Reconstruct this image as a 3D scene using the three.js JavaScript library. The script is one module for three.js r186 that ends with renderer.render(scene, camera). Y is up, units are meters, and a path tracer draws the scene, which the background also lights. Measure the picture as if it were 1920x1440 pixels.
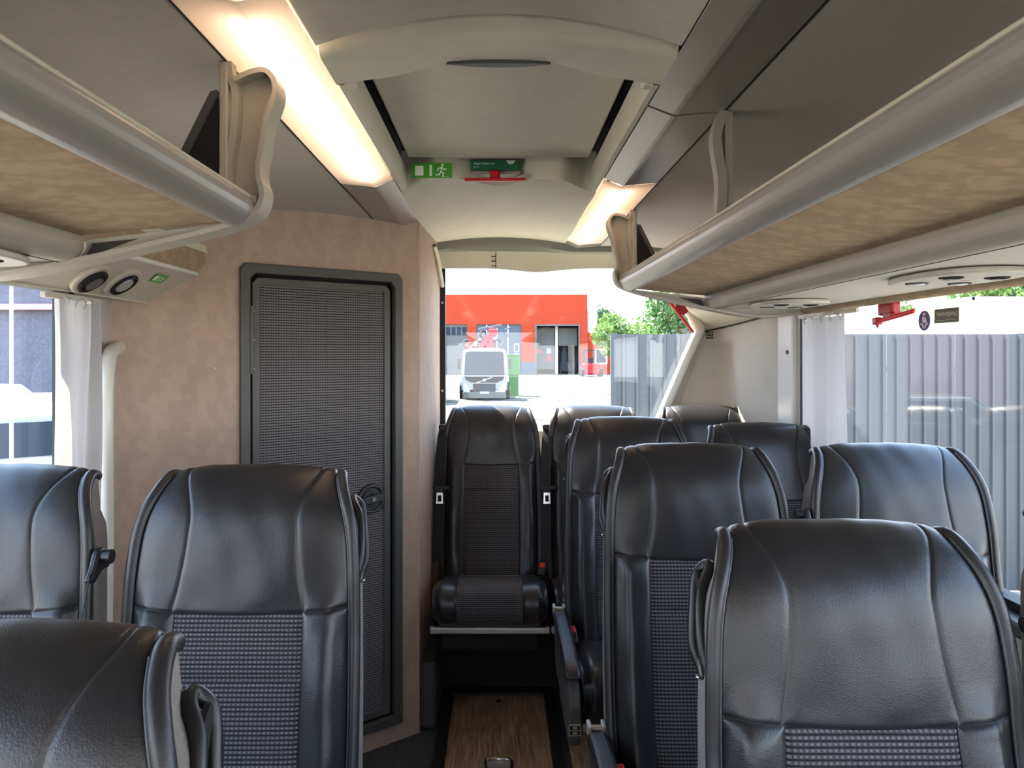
import * as THREE from 'three';
import { RoundedBoxGeometry } from 'three/addons/geometries/RoundedBoxGeometry.js';
import { mergeGeometries, mergeVertices, toCreasedNormals } from 'three/addons/utils/BufferGeometryUtils.js';
import { RectAreaLightUniformsLib } from 'three/addons/lights/RectAreaLightUniformsLib.js';

// ------------------------------------------------------------------ camera, sky, sun, exposure
// x = right, y = up (0 = aisle floor), the camera looks along -z towards the rear of the coach
const scene = new THREE.Scene();
const EYE = 1.52;
const camera = new THREE.PerspectiveCamera(2 * Math.atan(720 / 1400) * 180 / Math.PI, 1920 / 1440, 0.05, 600);
camera.position.set(0, EYE, 0);
camera.setViewOffset(1920, 1440, 25, 55, 1920, 1440);
camera.updateProjectionMatrix();

const renderer = new THREE.WebGLRenderer({ antialias: true });
renderer.toneMapping = THREE.LinearToneMapping;
renderer.toneMappingExposure = 5.8;
renderer.shadowMap.enabled = true;
RectAreaLightUniformsLib.init();

const sun = new THREE.DirectionalLight(0xfff2df, 6.5);
sun.position.set(-5.6, 12.4, -7.5).multiplyScalar(4);
sun.target.position.set(0, 0, -8);
sun.castShadow = true;
sun.shadow.mapSize.set(4096, 4096);
Object.assign(sun.shadow.camera, { left: -60, right: 60, top: 60, bottom: -60, near: 1, far: 250 });
scene.add(sun, sun.target);

{ // clear summer sky, hazy white towards the horizon
  const w = 512, h = 256, data = new Float32Array(w * h * 4);
  for (let j = 0; j < h; j++) {
    const el = Math.max(0, (j + 0.5) / h * 2 - 1), k = Math.pow(1 - Math.sin(el * Math.PI / 2), 5.5);
    for (let i = 0; i < w; i++) {
      const o = (j * w + i) * 4;
      data[o] = 0.48 + 1.2 * k; data[o + 1] = 0.72 + 1.0 * k; data[o + 2] = 1.1 + 0.65 * k; data[o + 3] = 1;
    }
  }
  const sky = new THREE.DataTexture(data, w, h, THREE.RGBAFormat, THREE.FloatType);
  sky.mapping = THREE.EquirectangularReflectionMapping;
  sky.magFilter = THREE.LinearFilter; sky.minFilter = THREE.LinearFilter; sky.needsUpdate = true;
  scene.background = sky;
}

// ------------------------------------------------------------------ helpers
const V = (x, y, z) => new THREE.Vector3(x, y, z);
const { sin, cos, abs, PI, min, max, pow, sqrt, exp, floor: fl } = Math;
const mix = (a, b, t) => a + (b - a) * t;
const clamp01 = (t) => min(1, max(0, t));
const smooth = (a, b, t) => { t = clamp01((t - a) / (b - a)); return t * t * (3 - 2 * t); };
function random(seed) { let s = seed >>> 0; return () => { s = (s + 0x6d2b79f5) | 0; let t = Math.imul(s ^ (s >>> 15), 1 | s); t = (t + Math.imul(t ^ (t >>> 7), 61 | t)) ^ t; return ((t ^ (t >>> 14)) >>> 0) / 4294967296; }; }
// tileable value noise
function noiseField(period, seed) {
  const r = random(seed), g = new Float32Array(period * period).map(() => r());
  const at = (i, j) => g[((j % period) + period) % period * period + ((i % period) + period) % period];
  return (x, y) => { // x, y in 0..1 tiles once
    const a = x * period, b = y * period, i = fl(a), j = fl(b), u = a - i, v = b - j, s = u * u * (3 - 2 * u), t = v * v * (3 - 2 * v);
    return mix(mix(at(i, j), at(i + 1, j), s), mix(at(i, j + 1), at(i + 1, j + 1), s), t);
  };
}
function fbm(base, octaves, seed) {
  const f = []; for (let k = 0; k < octaves; k++) f.push(noiseField(base * 2 ** k, seed + k * 17));
  return (x, y) => { let s = 0, w = 0.5, n = 0; for (const g of f) { s += g(x, y) * w; n += w; w *= 0.55; } return s / n; };
}
function texture(size, metres, fn, srgb = true) {
  const [w, h] = Array.isArray(size) ? size : [size, size], d = new Uint8Array(w * h * 4);
  for (let j = 0; j < h; j++) for (let i = 0; i < w; i++) {
    const c = fn((i + 0.5) / w, (j + 0.5) / h, i, j), o = (j * w + i) * 4, v = typeof c === 'number' ? [c, c, c] : c;
    d[o] = max(0, min(255, v[0])); d[o + 1] = max(0, min(255, v[1])); d[o + 2] = max(0, min(255, v[2])); d[o + 3] = 255;
  }
  const t = new THREE.DataTexture(d, w, h);
  t.wrapS = t.wrapT = THREE.RepeatWrapping; t.magFilter = THREE.LinearFilter; t.minFilter = THREE.LinearMipmapLinearFilter; t.generateMipmaps = true;
  const [mx, my] = Array.isArray(metres) ? metres : [metres, metres];
  t.repeat.set(1 / mx, 1 / my);
  if (srgb) t.colorSpace = THREE.SRGBColorSpace;
  t.needsUpdate = true;
  return t;
}
function printed(w, h, draw) {
  const c = document.createElement('canvas'); c.width = w; c.height = h;
  draw(c.getContext('2d'), w, h);
  const t = new THREE.CanvasTexture(c); t.colorSpace = THREE.SRGBColorSpace; t.magFilter = THREE.LinearFilter;
  return t;
}
const std = (o) => new THREE.MeshStandardMaterial(o);
const phys = (o) => new THREE.MeshPhysicalMaterial(o);

// geometry builders, all in metres
function boxUV(g) {
  if (g.userData.ownUV) return g.index ? g.toNonIndexed() : g;
  const n = g.index ? g.toNonIndexed() : g, p = n.attributes.position, uv = new Float32Array(p.count * 2), a = V(0, 0, 0), b = V(0, 0, 0), c = V(0, 0, 0);
  for (let i = 0; i < p.count; i += 3) {
    a.fromBufferAttribute(p, i); b.fromBufferAttribute(p, i + 1).sub(a); c.fromBufferAttribute(p, i + 2).sub(a); b.cross(c);
    const ax = abs(b.x), ay = abs(b.y), az = abs(b.z);
    for (let k = i; k < i + 3; k++) {
      const x = p.getX(k), y = p.getY(k), z = p.getZ(k);
      const q = ax >= ay && ax >= az ? [z, y] : ay >= az ? [x, z] : [x, y];
      uv[k * 2] = q[0]; uv[k * 2 + 1] = q[1];
    }
  }
  n.setAttribute('uv', new THREE.BufferAttribute(uv, 2));
  return n;
}
function join(list) {
  list = (Array.isArray(list) ? list.flat(3) : [list]).map((g) => { const n = boxUV(g); for (const k of Object.keys(n.attributes)) if (!['position', 'normal', 'uv'].includes(k)) n.deleteAttribute(k); n.morphAttributes = {}; return n; });
  return list.length === 1 ? list[0] : mergeGeometries(list);
}
const taken = new Map();
function numbered(name) { const k = taken.get(name) ?? 0; taken.set(name, k + 1); return k ? name + '_' + String(k).padStart(3, '0') : name; }
function obj(name, geos, material, parent = scene) {
  const m = new THREE.Mesh(geos.isBufferGeometry && geos.userData.ready ? geos : join(geos), material);
  m.geometry.userData.ready = true;
  m.name = parent === scene ? numbered(name) : name;
  parent.add(m);
  return m;
}
function tag(o, label, category, group) { o.userData.label = label; o.userData.category = category; if (group) o.userData.group = group; return o; }
function thing(name, label, category, [x, y, z] = [0, 0, 0], turn = 0, group) {
  const o = new THREE.Group(); o.name = numbered(name); o.position.set(x, y, z); o.rotation.y = turn; scene.add(o);
  return tag(o, label, category, group);
}
function struct(o) { o.userData.kind = 'structure'; return o; }
function structGroup(name, [x, y, z] = [0, 0, 0], turn = 0) { const o = new THREE.Group(); o.name = numbered(name); o.position.set(x, y, z); o.rotation.y = turn; scene.add(o); return struct(o); }
const move = (g, x = 0, y = 0, z = 0) => g.translate(x, y, z);
const box = (w, h, d, x = 0, y = 0, z = 0) => new THREE.BoxGeometry(w, h, d).translate(x, y, z);
const rbox = (w, h, d, x = 0, y = 0, z = 0, r = 0.01, s = 2) => new RoundedBoxGeometry(w, h, d, s, min(r, w / 2.01, h / 2.01, d / 2.01)).translate(x, y, z);
const span = (x0, x1, y0, y1, z0, z1, r) => r ? rbox(abs(x1 - x0), abs(y1 - y0), abs(z1 - z0), (x0 + x1) / 2, (y0 + y1) / 2, (z0 + z1) / 2, r) : box(abs(x1 - x0), abs(y1 - y0), abs(z1 - z0), (x0 + x1) / 2, (y0 + y1) / 2, (z0 + z1) / 2);
const cyl = (r0, r1, h, n = 24) => new THREE.CylinderGeometry(r0, r1, h, n);
const ball = (r, x, y, z, n = 12) => new THREE.SphereGeometry(r, n, n).translate(x, y, z);
const shape = (pts, holes = []) => { const s = new THREE.Shape(pts.map(([x, y]) => new THREE.Vector2(x, y))); for (const h of holes) s.holes.push(new THREE.Path(h.map(([x, y]) => new THREE.Vector2(x, y)))); return s; };
const slab = (pts, depth, z = 0, holes, bevel = 0) => new THREE.ExtrudeGeometry(shape(pts, holes), bevel ? { depth: depth - 2 * bevel, bevelEnabled: true, bevelSize: bevel, bevelThickness: bevel, bevelSegments: 2, bevelOffset: -bevel } : { depth, bevelEnabled: false }).translate(0, 0, z + bevel);
const tube = (pts, r, n = 40, sides = 8) => new THREE.TubeGeometry(new THREE.CatmullRomCurve3(pts.map((p) => Array.isArray(p) ? V(...p) : p), false, 'centripetal'), n, r, sides, false);
const capped = (pts, r, n = 40, sides = 10) => { const p = pts.map((q) => Array.isArray(q) ? V(...q) : q), a = p[0], b = p[p.length - 1]; return [tube(p, r, n, sides), ball(r, a.x, a.y, a.z), ball(r, b.x, b.y, b.z)]; };
// rings of points joined into a skin
function loft(rings, closed = false, caps = false) {
  const n = rings[0].length, pos = [], idx = [];
  for (const r of rings) for (const p of r) pos.push(p.x, p.y, p.z);
  for (let j = 0; j + 1 < rings.length; j++) for (let i = 0; i < (closed ? n : n - 1); i++) {
    const a = j * n + i, b = j * n + (i + 1) % n, c = a + n, d = b + n;
    idx.push(a, b, d, a, d, c);
  }
  if (caps) for (const [base, flip] of [[0, 1], [(rings.length - 1) * n, 0]]) for (let i = 1; i + 1 < n; i++) flip ? idx.push(base, base + i + 1, base + i) : idx.push(base, base + i, base + i + 1);
  const g = new THREE.BufferGeometry();
  g.setAttribute('position', new THREE.Float32BufferAttribute(pos, 3)); g.setIndex(idx);
  g.computeVertexNormals();
  return g;
}
const crease = (g, deg = 35) => toCreasedNormals(g, deg * PI / 180);
// a profile (x, y) drawn out along z from z0 (near) to z1 (far)
function prismZ(pts, z0, z1) { return slab(pts, z0 - z1, z1); }
// profile smoothed with a spline first
function spline2(pts, n = 24, closed = false) { return new THREE.CatmullRomCurve3(pts.map(([x, y]) => V(x, y, 0)), closed, 'centripetal').getPoints(n).map((p) => [p.x, p.y]); }
// a band of even thickness along a 2D path, drawn out along z
function ribbon(path, thick, depth, z) {
  const a = [], b = [];
  path.forEach(([x, y], i) => {
    const p = path[max(0, i - 1)], q = path[min(path.length - 1, i + 1)], dx = q[0] - p[0], dy = q[1] - p[1], l = Math.hypot(dx, dy) || 1;
    a.push([x - dy / l * thick / 2, y + dx / l * thick / 2]); b.unshift([x + dy / l * thick / 2, y - dx / l * thick / 2]);
  });
  return crease(slab([...a, ...b], depth, z), 40);
}
const mirrorX = (pts) => pts.map(([x, y]) => [-x, y]).reverse();
// rectangle print with 0..1 uv, facing +z
function card(w, h) { const g = new THREE.PlaneGeometry(w, h); g.userData.ownUV = true; return g; }
function plate(w, h, t, r) { // thin rounded plate facing +z, uv 0..1 over its face
  const s = new THREE.Shape(); const a = w / 2, b = h / 2;
  s.moveTo(-a + r, -b); s.lineTo(a - r, -b); s.quadraticCurveTo(a, -b, a, -b + r); s.lineTo(a, b - r); s.quadraticCurveTo(a, b, a - r, b); s.lineTo(-a + r, b); s.quadraticCurveTo(-a, b, -a, b - r); s.lineTo(-a, -b + r); s.quadraticCurveTo(-a, -b, -a + r, -b);
  const g = new THREE.ExtrudeGeometry(s, { depth: t, bevelEnabled: false }), p = g.attributes.position, uv = g.attributes.uv;
  for (let i = 0; i < p.count; i++) uv.setXY(i, p.getX(i) / w + 0.5, p.getY(i) / h + 0.5);
  g.userData.ownUV = true;
  return g;
}

// ------------------------------------------------------------------ materials
const n8 = fbm(8, 5, 11), n4 = fbm(4, 6, 29), n16 = fbm(16, 4, 47), n32 = fbm(32, 3, 61), n64 = fbm(64, 2, 83);
const grainBump = texture(256, 0.05, (x, y) => 90 + 120 * n32(x, y) + 40 * n64(x, y), false);
const leatherBump = texture(512, 0.1, (x, y) => 60 + 130 * n64(x, y), false);
const M = {};
M.leather = phys({ color: 0x202023, roughness: 0.34, bumpMap: leatherBump, bumpScale: 0.00035 });
M.trim = phys({ color: 0x242325, roughness: 0.4, bumpMap: leatherBump, bumpScale: 0.0003 });
M.piping = std({ color: 0x3c3d41, roughness: 0.45 });
{ // ribbed seat cloth: dark slate rows with black grooves and pale stitches
  const cells = 8, size = 512;
  const cloth = texture(size, 0.066, (x, y) => {
    const r = y * cells, c = x * cells, row = fl(r), fr = r - row, fc = c - fl(c);
    let v = fr < 0.3 ? 24 : 70 + 16 * sin((fr - 0.3) / 0.7 * PI);
    if (fr >= 0.3 && fc < 0.16) v *= 0.62;
    v += (n64(x, y) - 0.5) * 34;
    if (fr > 0.5 && fr < 0.78 && fc > 0.4 && fc < 0.68) v += 40;
    return [v, v * 0.96, v * 0.99];
  });
  const bump = texture(256, 0.066, (x, y) => { const fr = y * cells % 1, fc = x * cells % 1; return (fr < 0.3 ? 20 : 170 + 60 * sin((fr - 0.3) / 0.7 * PI)) * (fc < 0.16 ? 0.6 : 1); }, false);
  M.cloth = std({ map: cloth, roughness: 0.95, bumpMap: bump, bumpScale: 0.0012 });
  const weave = texture(size, 0.075, (x, y) => {
    const cells2 = 8, fr = y * cells2 % 1, fc = x * cells2 % 1;
    let v = fr < 0.34 ? 34 : 104; if (fr >= 0.34 && fc < 0.2) v = 62;
    v += (n64(x, y) - 0.5) * 40;
    return [v * 1.15, v * 1.12, v * 1.14];
  });
  M.weave = std({ map: weave, roughness: 0.9, bumpMap: texture(256, 0.075, (x, y) => (y * 8 % 1 < 0.34 ? 30 : 200) * (x * 8 % 1 < 0.2 ? 0.6 : 1), false), bumpScale: 0.001 });
}
M.shell = std({ map: texture(256, 0.12, (x, y) => { const v = 118 + 26 * (n64(x, y) - 0.5) + 14 * (n8(x, y) - 0.5); return [v, v * 0.94, v * 0.9]; }), roughness: 0.95, bumpMap: grainBump, bumpScale: 0.0006 });
M.black = std({ color: 0x131315, roughness: 0.4 });
M.handleBlack = std({ color: 0x2b2c2f, roughness: 0.38 });
M.blackMatte = std({ color: 0x0e0e10, roughness: 0.85 });
M.strap = std({ color: 0x1b1b1d, roughness: 0.8, bumpMap: grainBump, bumpScale: 0.0005 });
M.chrome = std({ color: 0xc9c9c9, metalness: 1, roughness: 0.22 });
M.steel = std({ color: 0xb5b2ab, metalness: 0.6, roughness: 0.35, bumpMap: grainBump, bumpScale: 0.0001 });
M.red = std({ color: 0xd0101e, roughness: 0.4 });
M.redDark = std({ color: 0xa80f1c, roughness: 0.35 });
const suede = (r, g, b, amp, seed, metres) => { const a = fbm(10, 5, seed), c = fbm(40, 2, seed + 5), e = fbm(3, 3, seed + 9); return texture(512, metres, (x, y) => { const k = amp * (smooth(0.38, 0.62, a(x, y * 1)) - 0.5) + amp * 0.5 * (c(x, y) - 0.5) + amp * 0.5 * (e(x, y) - 0.5); return [r + k, g + k * 0.92, b + k * 0.82]; }); };
M.rackCloth = std({ map: suede(162, 139, 114, 15, 101, [0.22, 0.22]), roughness: 0.9, bumpMap: grainBump, bumpScale: 0.0004 });
M.wallCloth = std({ map: suede(178, 156, 141, 7, 131, [0.3, 0.3]), roughness: 0.88, bumpMap: grainBump, bumpScale: 0.0005 });
const vinyl = texture(512, 0.5, (x, y) => { const k = 7 * (n16(x, y) - 0.5) + 6 * (n4(x, y) - 0.5); return [206 + k, 203 + k, 186 + k]; });
M.vinyl = std({ map: vinyl, roughness: 0.62, bumpMap: grainBump, bumpScale: 0.0003 });
M.headliner = std({ map: texture(512, 0.5, (x, y) => { const k = 9 * (n32(x, y) - 0.5) + 6 * (n4(x, y) - 0.5); return [190 + k, 187 + k, 175 + k]; }), roughness: 0.8, bumpMap: grainBump, bumpScale: 0.0005 });
M.cove = std({ map: texture(512, 0.5, (x, y) => { const k = 8 * (n32(x, y) - 0.5); return [176 + k, 172 + k, 164 + k]; }), roughness: 0.7, bumpMap: grainBump, bumpScale: 0.0004 });
M.plastic = phys({ color: 0xb3b0a4, roughness: 0.42 });
M.plasticWarm = phys({ color: 0xa5a094, roughness: 0.5 });
M.rackMetal = phys({ color: 0x989590, roughness: 0.33, metalness: 0.15 });
M.coverGrey = phys({ color: 0x8f8b84, roughness: 0.28, metalness: 0.2 });
M.diffuser = phys({ color: 0xf2e2d6, roughness: 1, transmission: 0.6, thickness: 0, side: THREE.DoubleSide });
M.lamp = std({ color: 0xffffff, emissive: 0xffe0c0, emissiveIntensity: 2 });
M.greyTrim = phys({ color: 0x4a4a48, roughness: 0.45 });
M.headerGrey = std({ color: 0x85837a, roughness: 0.6, bumpMap: grainBump, bumpScale: 0.0002 });
M.cream = phys({ color: 0xcac6b2, roughness: 0.5 });
M.paint = phys({ color: 0xd9dcda, roughness: 0.35 });
M.panelBeige = std({ map: texture(512, 0.5, (x, y) => { const k = 7 * (n16(x, y) - 0.5); return [176 + k, 171 + k, 161 + k]; }), roughness: 0.6, bumpMap: grainBump, bumpScale: 0.0003 });
M.glass = phys({ specularIntensity: 0.5, color: 0xffffff, roughness: 0.0, transmission: 1, thickness: 0, ior: 1.5, side: THREE.DoubleSide });
M.rubber = std({ color: 0x0c0c0d, roughness: 0.6 });
M.curtain = phys({ map: texture(256, 0.06, (x, y) => { const v = 188 + 14 * (n64(x, y) - 0.5) + 6 * sin(y * PI * 2 * 24); return [v, v * 0.985, v * 0.985]; }), roughness: 1, transmission: 0.25, thickness: 0, side: THREE.DoubleSide });
M.rail = phys({ color: 0xcfcdc6, roughness: 0.28 });
M.carpet = std({ map: texture(512, 0.3, (x, y) => { const v = 62 + 44 * (n64(x, y) - 0.5) + 10 * (n4(x, y) - 0.5); return [v, v, v * 1.02]; }), roughness: 0.95, bumpMap: grainBump, bumpScale: 0.001 });
{ // oak-look vinyl: long grain along the aisle
  const streak = (px, py, seed) => { const r = random(seed), g = new Float32Array(px * py).map(() => r()), at = (i, j) => g[((j % py) + py) % py * px + ((i % px) + px) % px]; return (x, y) => { const a = x * px, b = y * py, i = fl(a), j = fl(b), u = a - i, v = b - j, s = u * u * (3 - 2 * u), t = v * v * (3 - 2 * v); return mix(mix(at(i, j), at(i + 1, j), s), mix(at(i, j + 1), at(i + 1, j + 1), s), t); }; };
  const a = streak(96, 6, 201), b = streak(24, 3, 207), c = streak(180, 14, 211), e = fbm(5, 4, 219);
  const wood = texture([512, 512], [0.5, 0.5], (x, y) => {
    const w = x + 0.006 * sin(y * 2 * PI * 2), k = (0.45 * a(w, y) + 0.25 * b(w, y) + 0.3 * c(w, y) - 0.5) * 110 + (e(x, y) - 0.5) * 36;
    return [146 + k, 121 + k * 0.9, 96 + k * 0.8];
  });
  M.wood = std({ map: wood, roughness: 0.5, bumpMap: grainBump, bumpScale: 0.0002 });
}
// outside
M.gravelBounce = std({ map: texture(512, 6, (x, y) => { const k = 60 * (n64(x, y) - 0.5) + 30 * (n4(x, y) - 0.5); return [148 + k, 143 + k, 130 + k]; }), roughness: 1 });  // lighter copy of the gravel, added to bounce light into the cabin
M.gravel = std({ map: texture(1024, 12, (x, y) => { const k = 80 * (n64(x, y) - 0.5) - 44 * smooth(0.55, 0.7, n32(x, y)) + 34 * (n4(x, y) - 0.5); return [90 + k, 87 + k, 77 + k]; }), roughness: 1 });
M.orange = std({ color: 0xa03210, roughness: 0.9 });
M.fence = std({ color: 0x43474a, roughness: 0.5, metalness: 0.1 });
M.fenceDark = std({ color: 0x3c4147, roughness: 0.6 });
M.slate = std({ color: 0x4a525b, roughness: 0.7 });
M.shopGrey = std({ color: 0x5a5c55, roughness: 0.7 });
M.white = std({ color: 0xc2c5c5, roughness: 0.5 });
M.carPaint = phys({ color: 0x8b8f92, roughness: 0.25, clearcoat: 0.6 });
M.carGlass = phys({ color: 0x1a2a38, roughness: 0.55, specularIntensity: 0.4 });
M.tyre = std({ color: 0x1c1c1e, roughness: 0.9 });
M.green = std({ color: 0x18701f, roughness: 0.6 });
M.lampRed = std({ color: 0xc81a1e, roughness: 0.3 });
M.bark = std({ color: 0x5b4a38, roughness: 1 });
M.leaf = [0x44682e, 0x587a34, 0x33522c, 0x66843e].map((c) => phys({ color: c, roughness: 0.95, transmission: 0.35, thickness: 0, side: THREE.DoubleSide }));
M.brick = std({ map: texture(512, 2, (x, y) => { const k = 26 * (n32(x, y) - 0.5); return [92 + k, 92 + k, 102 + k]; }), roughness: 0.9 });
M.pink = std({ color: 0xc98f86, roughness: 0.8 });
M.machineDark = std({ color: 0x2b2f34, roughness: 0.7 });
M.silver = std({ color: 0xa8aeb2, roughness: 0.4, metalness: 0.4 });

// ------------------------------------------------------------------ the coach body
const FRONT = 6.2, REAR = -3.75;
const WALL = 1.2;                                     // inner face of the side walls
const CORNER = [-0.321, -3.0], WCL = [-1.22, -2.298]; // ends of the slanted toilet wall
const wcDepth = (x) => -(3.25 + 0.78 * x);            // z of that wall at x
const arc = (x, edge = 2.056, mid = 2.085) => edge + (mid - edge) * (1 - (x / 0.321) ** 2);

{ // floor: dark carpet, wood-look plank field on the right, lowered lid in the aisle
  const f = structGroup('floor');
  obj('carpet', span(-1.26, 1.26, -0.06, 0, FRONT, REAR), M.carpet, f);
  obj('wood_flooring', span(0.272, 1.2, 0, 0.004, FRONT, -3.36), M.wood, f);
}
{ // hatch lid in the aisle floor with its black rim
  const t = thing('floor_hatch', 'wood-look hatch lid with black rim in the aisle floor', 'hatch', [0, 0, 0]);
  obj('lid', span(-0.2, 0.2, 0.0, 0.016, -1.2, -3.33, 0.004), M.wood, t);
  const rim = [];
  for (const s of [-1, 1]) rim.push(span(s * 0.2, s * 0.245, 0, 0.03, -1.2, -3.34, 0.01));
  rim.push(span(-0.245, 0.245, 0, 0.03, -3.29, -3.36, 0.01));
  for (const s of [-1, 1]) rim.push(slab([[0, 0], [0.07, 0], [0.028, 0.02], [0.008, 0.06], [0, 0.085]].map(([x, y]) => [s * (0.203 - x), y - 3.3 + 0] ).map(([x, y]) => [x, -y]), 0.026, 0).rotateX(-PI / 2).translate(0, 0.004, -6.6));
  obj('rim', rim.slice(0, 3), M.rubber, t);
  const h = obj('pull_handle', [tube([[-0.045, 0.017, -2.7], [-0.045, 0.024, -2.75], [0, 0.024, -2.765], [0.045, 0.024, -2.75], [0.045, 0.017, -2.7]], 0.006, 30)], M.chrome, t);
  obj('recess_plate', rbox(0.12, 0.004, 0.1, 0, 0.0175, -2.72, 0.002), M.steel, h);
  obj('screw', cyl(0.01, 0.01, 0.004).translate(0, 0.018, -3.24), M.blackMatte, t);
}
{ // box below the rear bench
  const t = struct(obj('wall_bench_box', [
    crease(loft([[-1, 0], [1, 0]].map(([s]) => [V(s * 0.74 + 0.47, 0, -3.35), V(s * 0.74 + 0.47, 0.03, -3.355), V(s * 0.74 + 0.47, 0.1, -3.37), V(s * 0.74 + 0.47, 0.45, -3.38)])), 50),
    span(-0.27, 1.21, 0.0, 0.46, -3.38, -3.7)], M.blackMatte));
  const k = tag(obj('kick_plate', [rbox(0.075, 0.27, 0.3, -0.29, 0.135, -3.17, 0.02)], M.carpet), 'grey carpeted corner block between toilet wall and rear bench box', 'kick plate');
}

{ // side walls with window openings; the windows run on past the camera to the front
  const sides = [
    ['right', 1, [[-2.96, -1.25], [-1.13, 0.55], [0.67, 2.35], [2.47, 4.15], [4.27, 5.9]]],
    ['left', -1, [[-2.1, -0.5], [-0.38, 1.3], [1.42, 3.0], [3.12, 4.7]]],
  ];
  let count = 0;
  for (const [name, s, wins] of sides) {
    const g = [span(s * WALL, s * (WALL + 0.05), -0.75, 0.93, FRONT, REAR), span(s * WALL, s * (WALL + 0.05), 1.71, 2.1, FRONT, REAR)];
    let z = REAR;
    for (const [a, b] of wins) { g.push(span(s * WALL, s * (WALL + 0.05), 0.93, 1.71, a, z)); z = b; }
    g.push(span(s * WALL, s * (WALL + 0.05), 0.93, 1.71, FRONT, z));
    struct(obj('wall_' + name, g, M.panelBeige));
    for (const [a, b] of wins) {
      const w = structGroup('window_' + ++count);
      obj('pane', span(s * (WALL + 0.03), s * (WALL + 0.036), 0.93, 1.71, b, a), M.glass, w);
      const seal = [span(s * (WALL - 0.002), s * (WALL + 0.045), 0.92, 0.945, b, a), span(s * (WALL - 0.002), s * (WALL + 0.045), 1.695, 1.72, b, a), span(s * (WALL - 0.002), s * (WALL + 0.045), 0.92, 1.72, a + 0.018, a - 0.01), span(s * (WALL - 0.002), s * (WALL + 0.045), 0.92, 1.72, b + 0.01, b - 0.03)];
      obj('rubber_seal', seal, M.rubber, w);
      obj('sill', rbox(0.06, 0.035, b - a + 0.06, s * (WALL - 0.02), 0.905, (a + b) / 2, 0.012), M.greyTrim, w);
    }
  }
  // bright metal pillar at the rear end of the right side window
  const p = struct(obj('trim_1', [rbox(0.03, 1.12, 0.155, 1.195, 1.2, -3.085, 0.008)], M.paint));
  for (const [z, y] of [[-3.05, 1.53], [-3.05, 1.1]]) obj('screw', cyl(0.009, 0.009, 0.006, 16).rotateZ(PI / 2).translate(1.178, y, z), M.black, p);
  // front end with windscreen
  struct(obj('wall_front', [span(-1.25, 1.25, -0.75, 0.7, FRONT, FRONT + 0.05), span(-1.25, 1.25, 1.95, 2.14, FRONT, FRONT + 0.05), span(-1.25, -1.1, 0.7, 1.95, FRONT, FRONT + 0.05), span(1.1, 1.25, 0.7, 1.95, FRONT, FRONT + 0.05)], M.panelBeige));
  const w = structGroup('window_' + ++count);
  obj('pane', span(-1.1, 1.1, 0.7, 1.95, FRONT + 0.02, FRONT + 0.026), M.glass, w);
  obj('rubber_seal', [span(-1.1, 1.1, 0.69, 0.72, FRONT - 0.005, FRONT + 0.04), span(-1.1, 1.1, 1.93, 1.96, FRONT - 0.005, FRONT + 0.04)], M.rubber, w);
}

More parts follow.
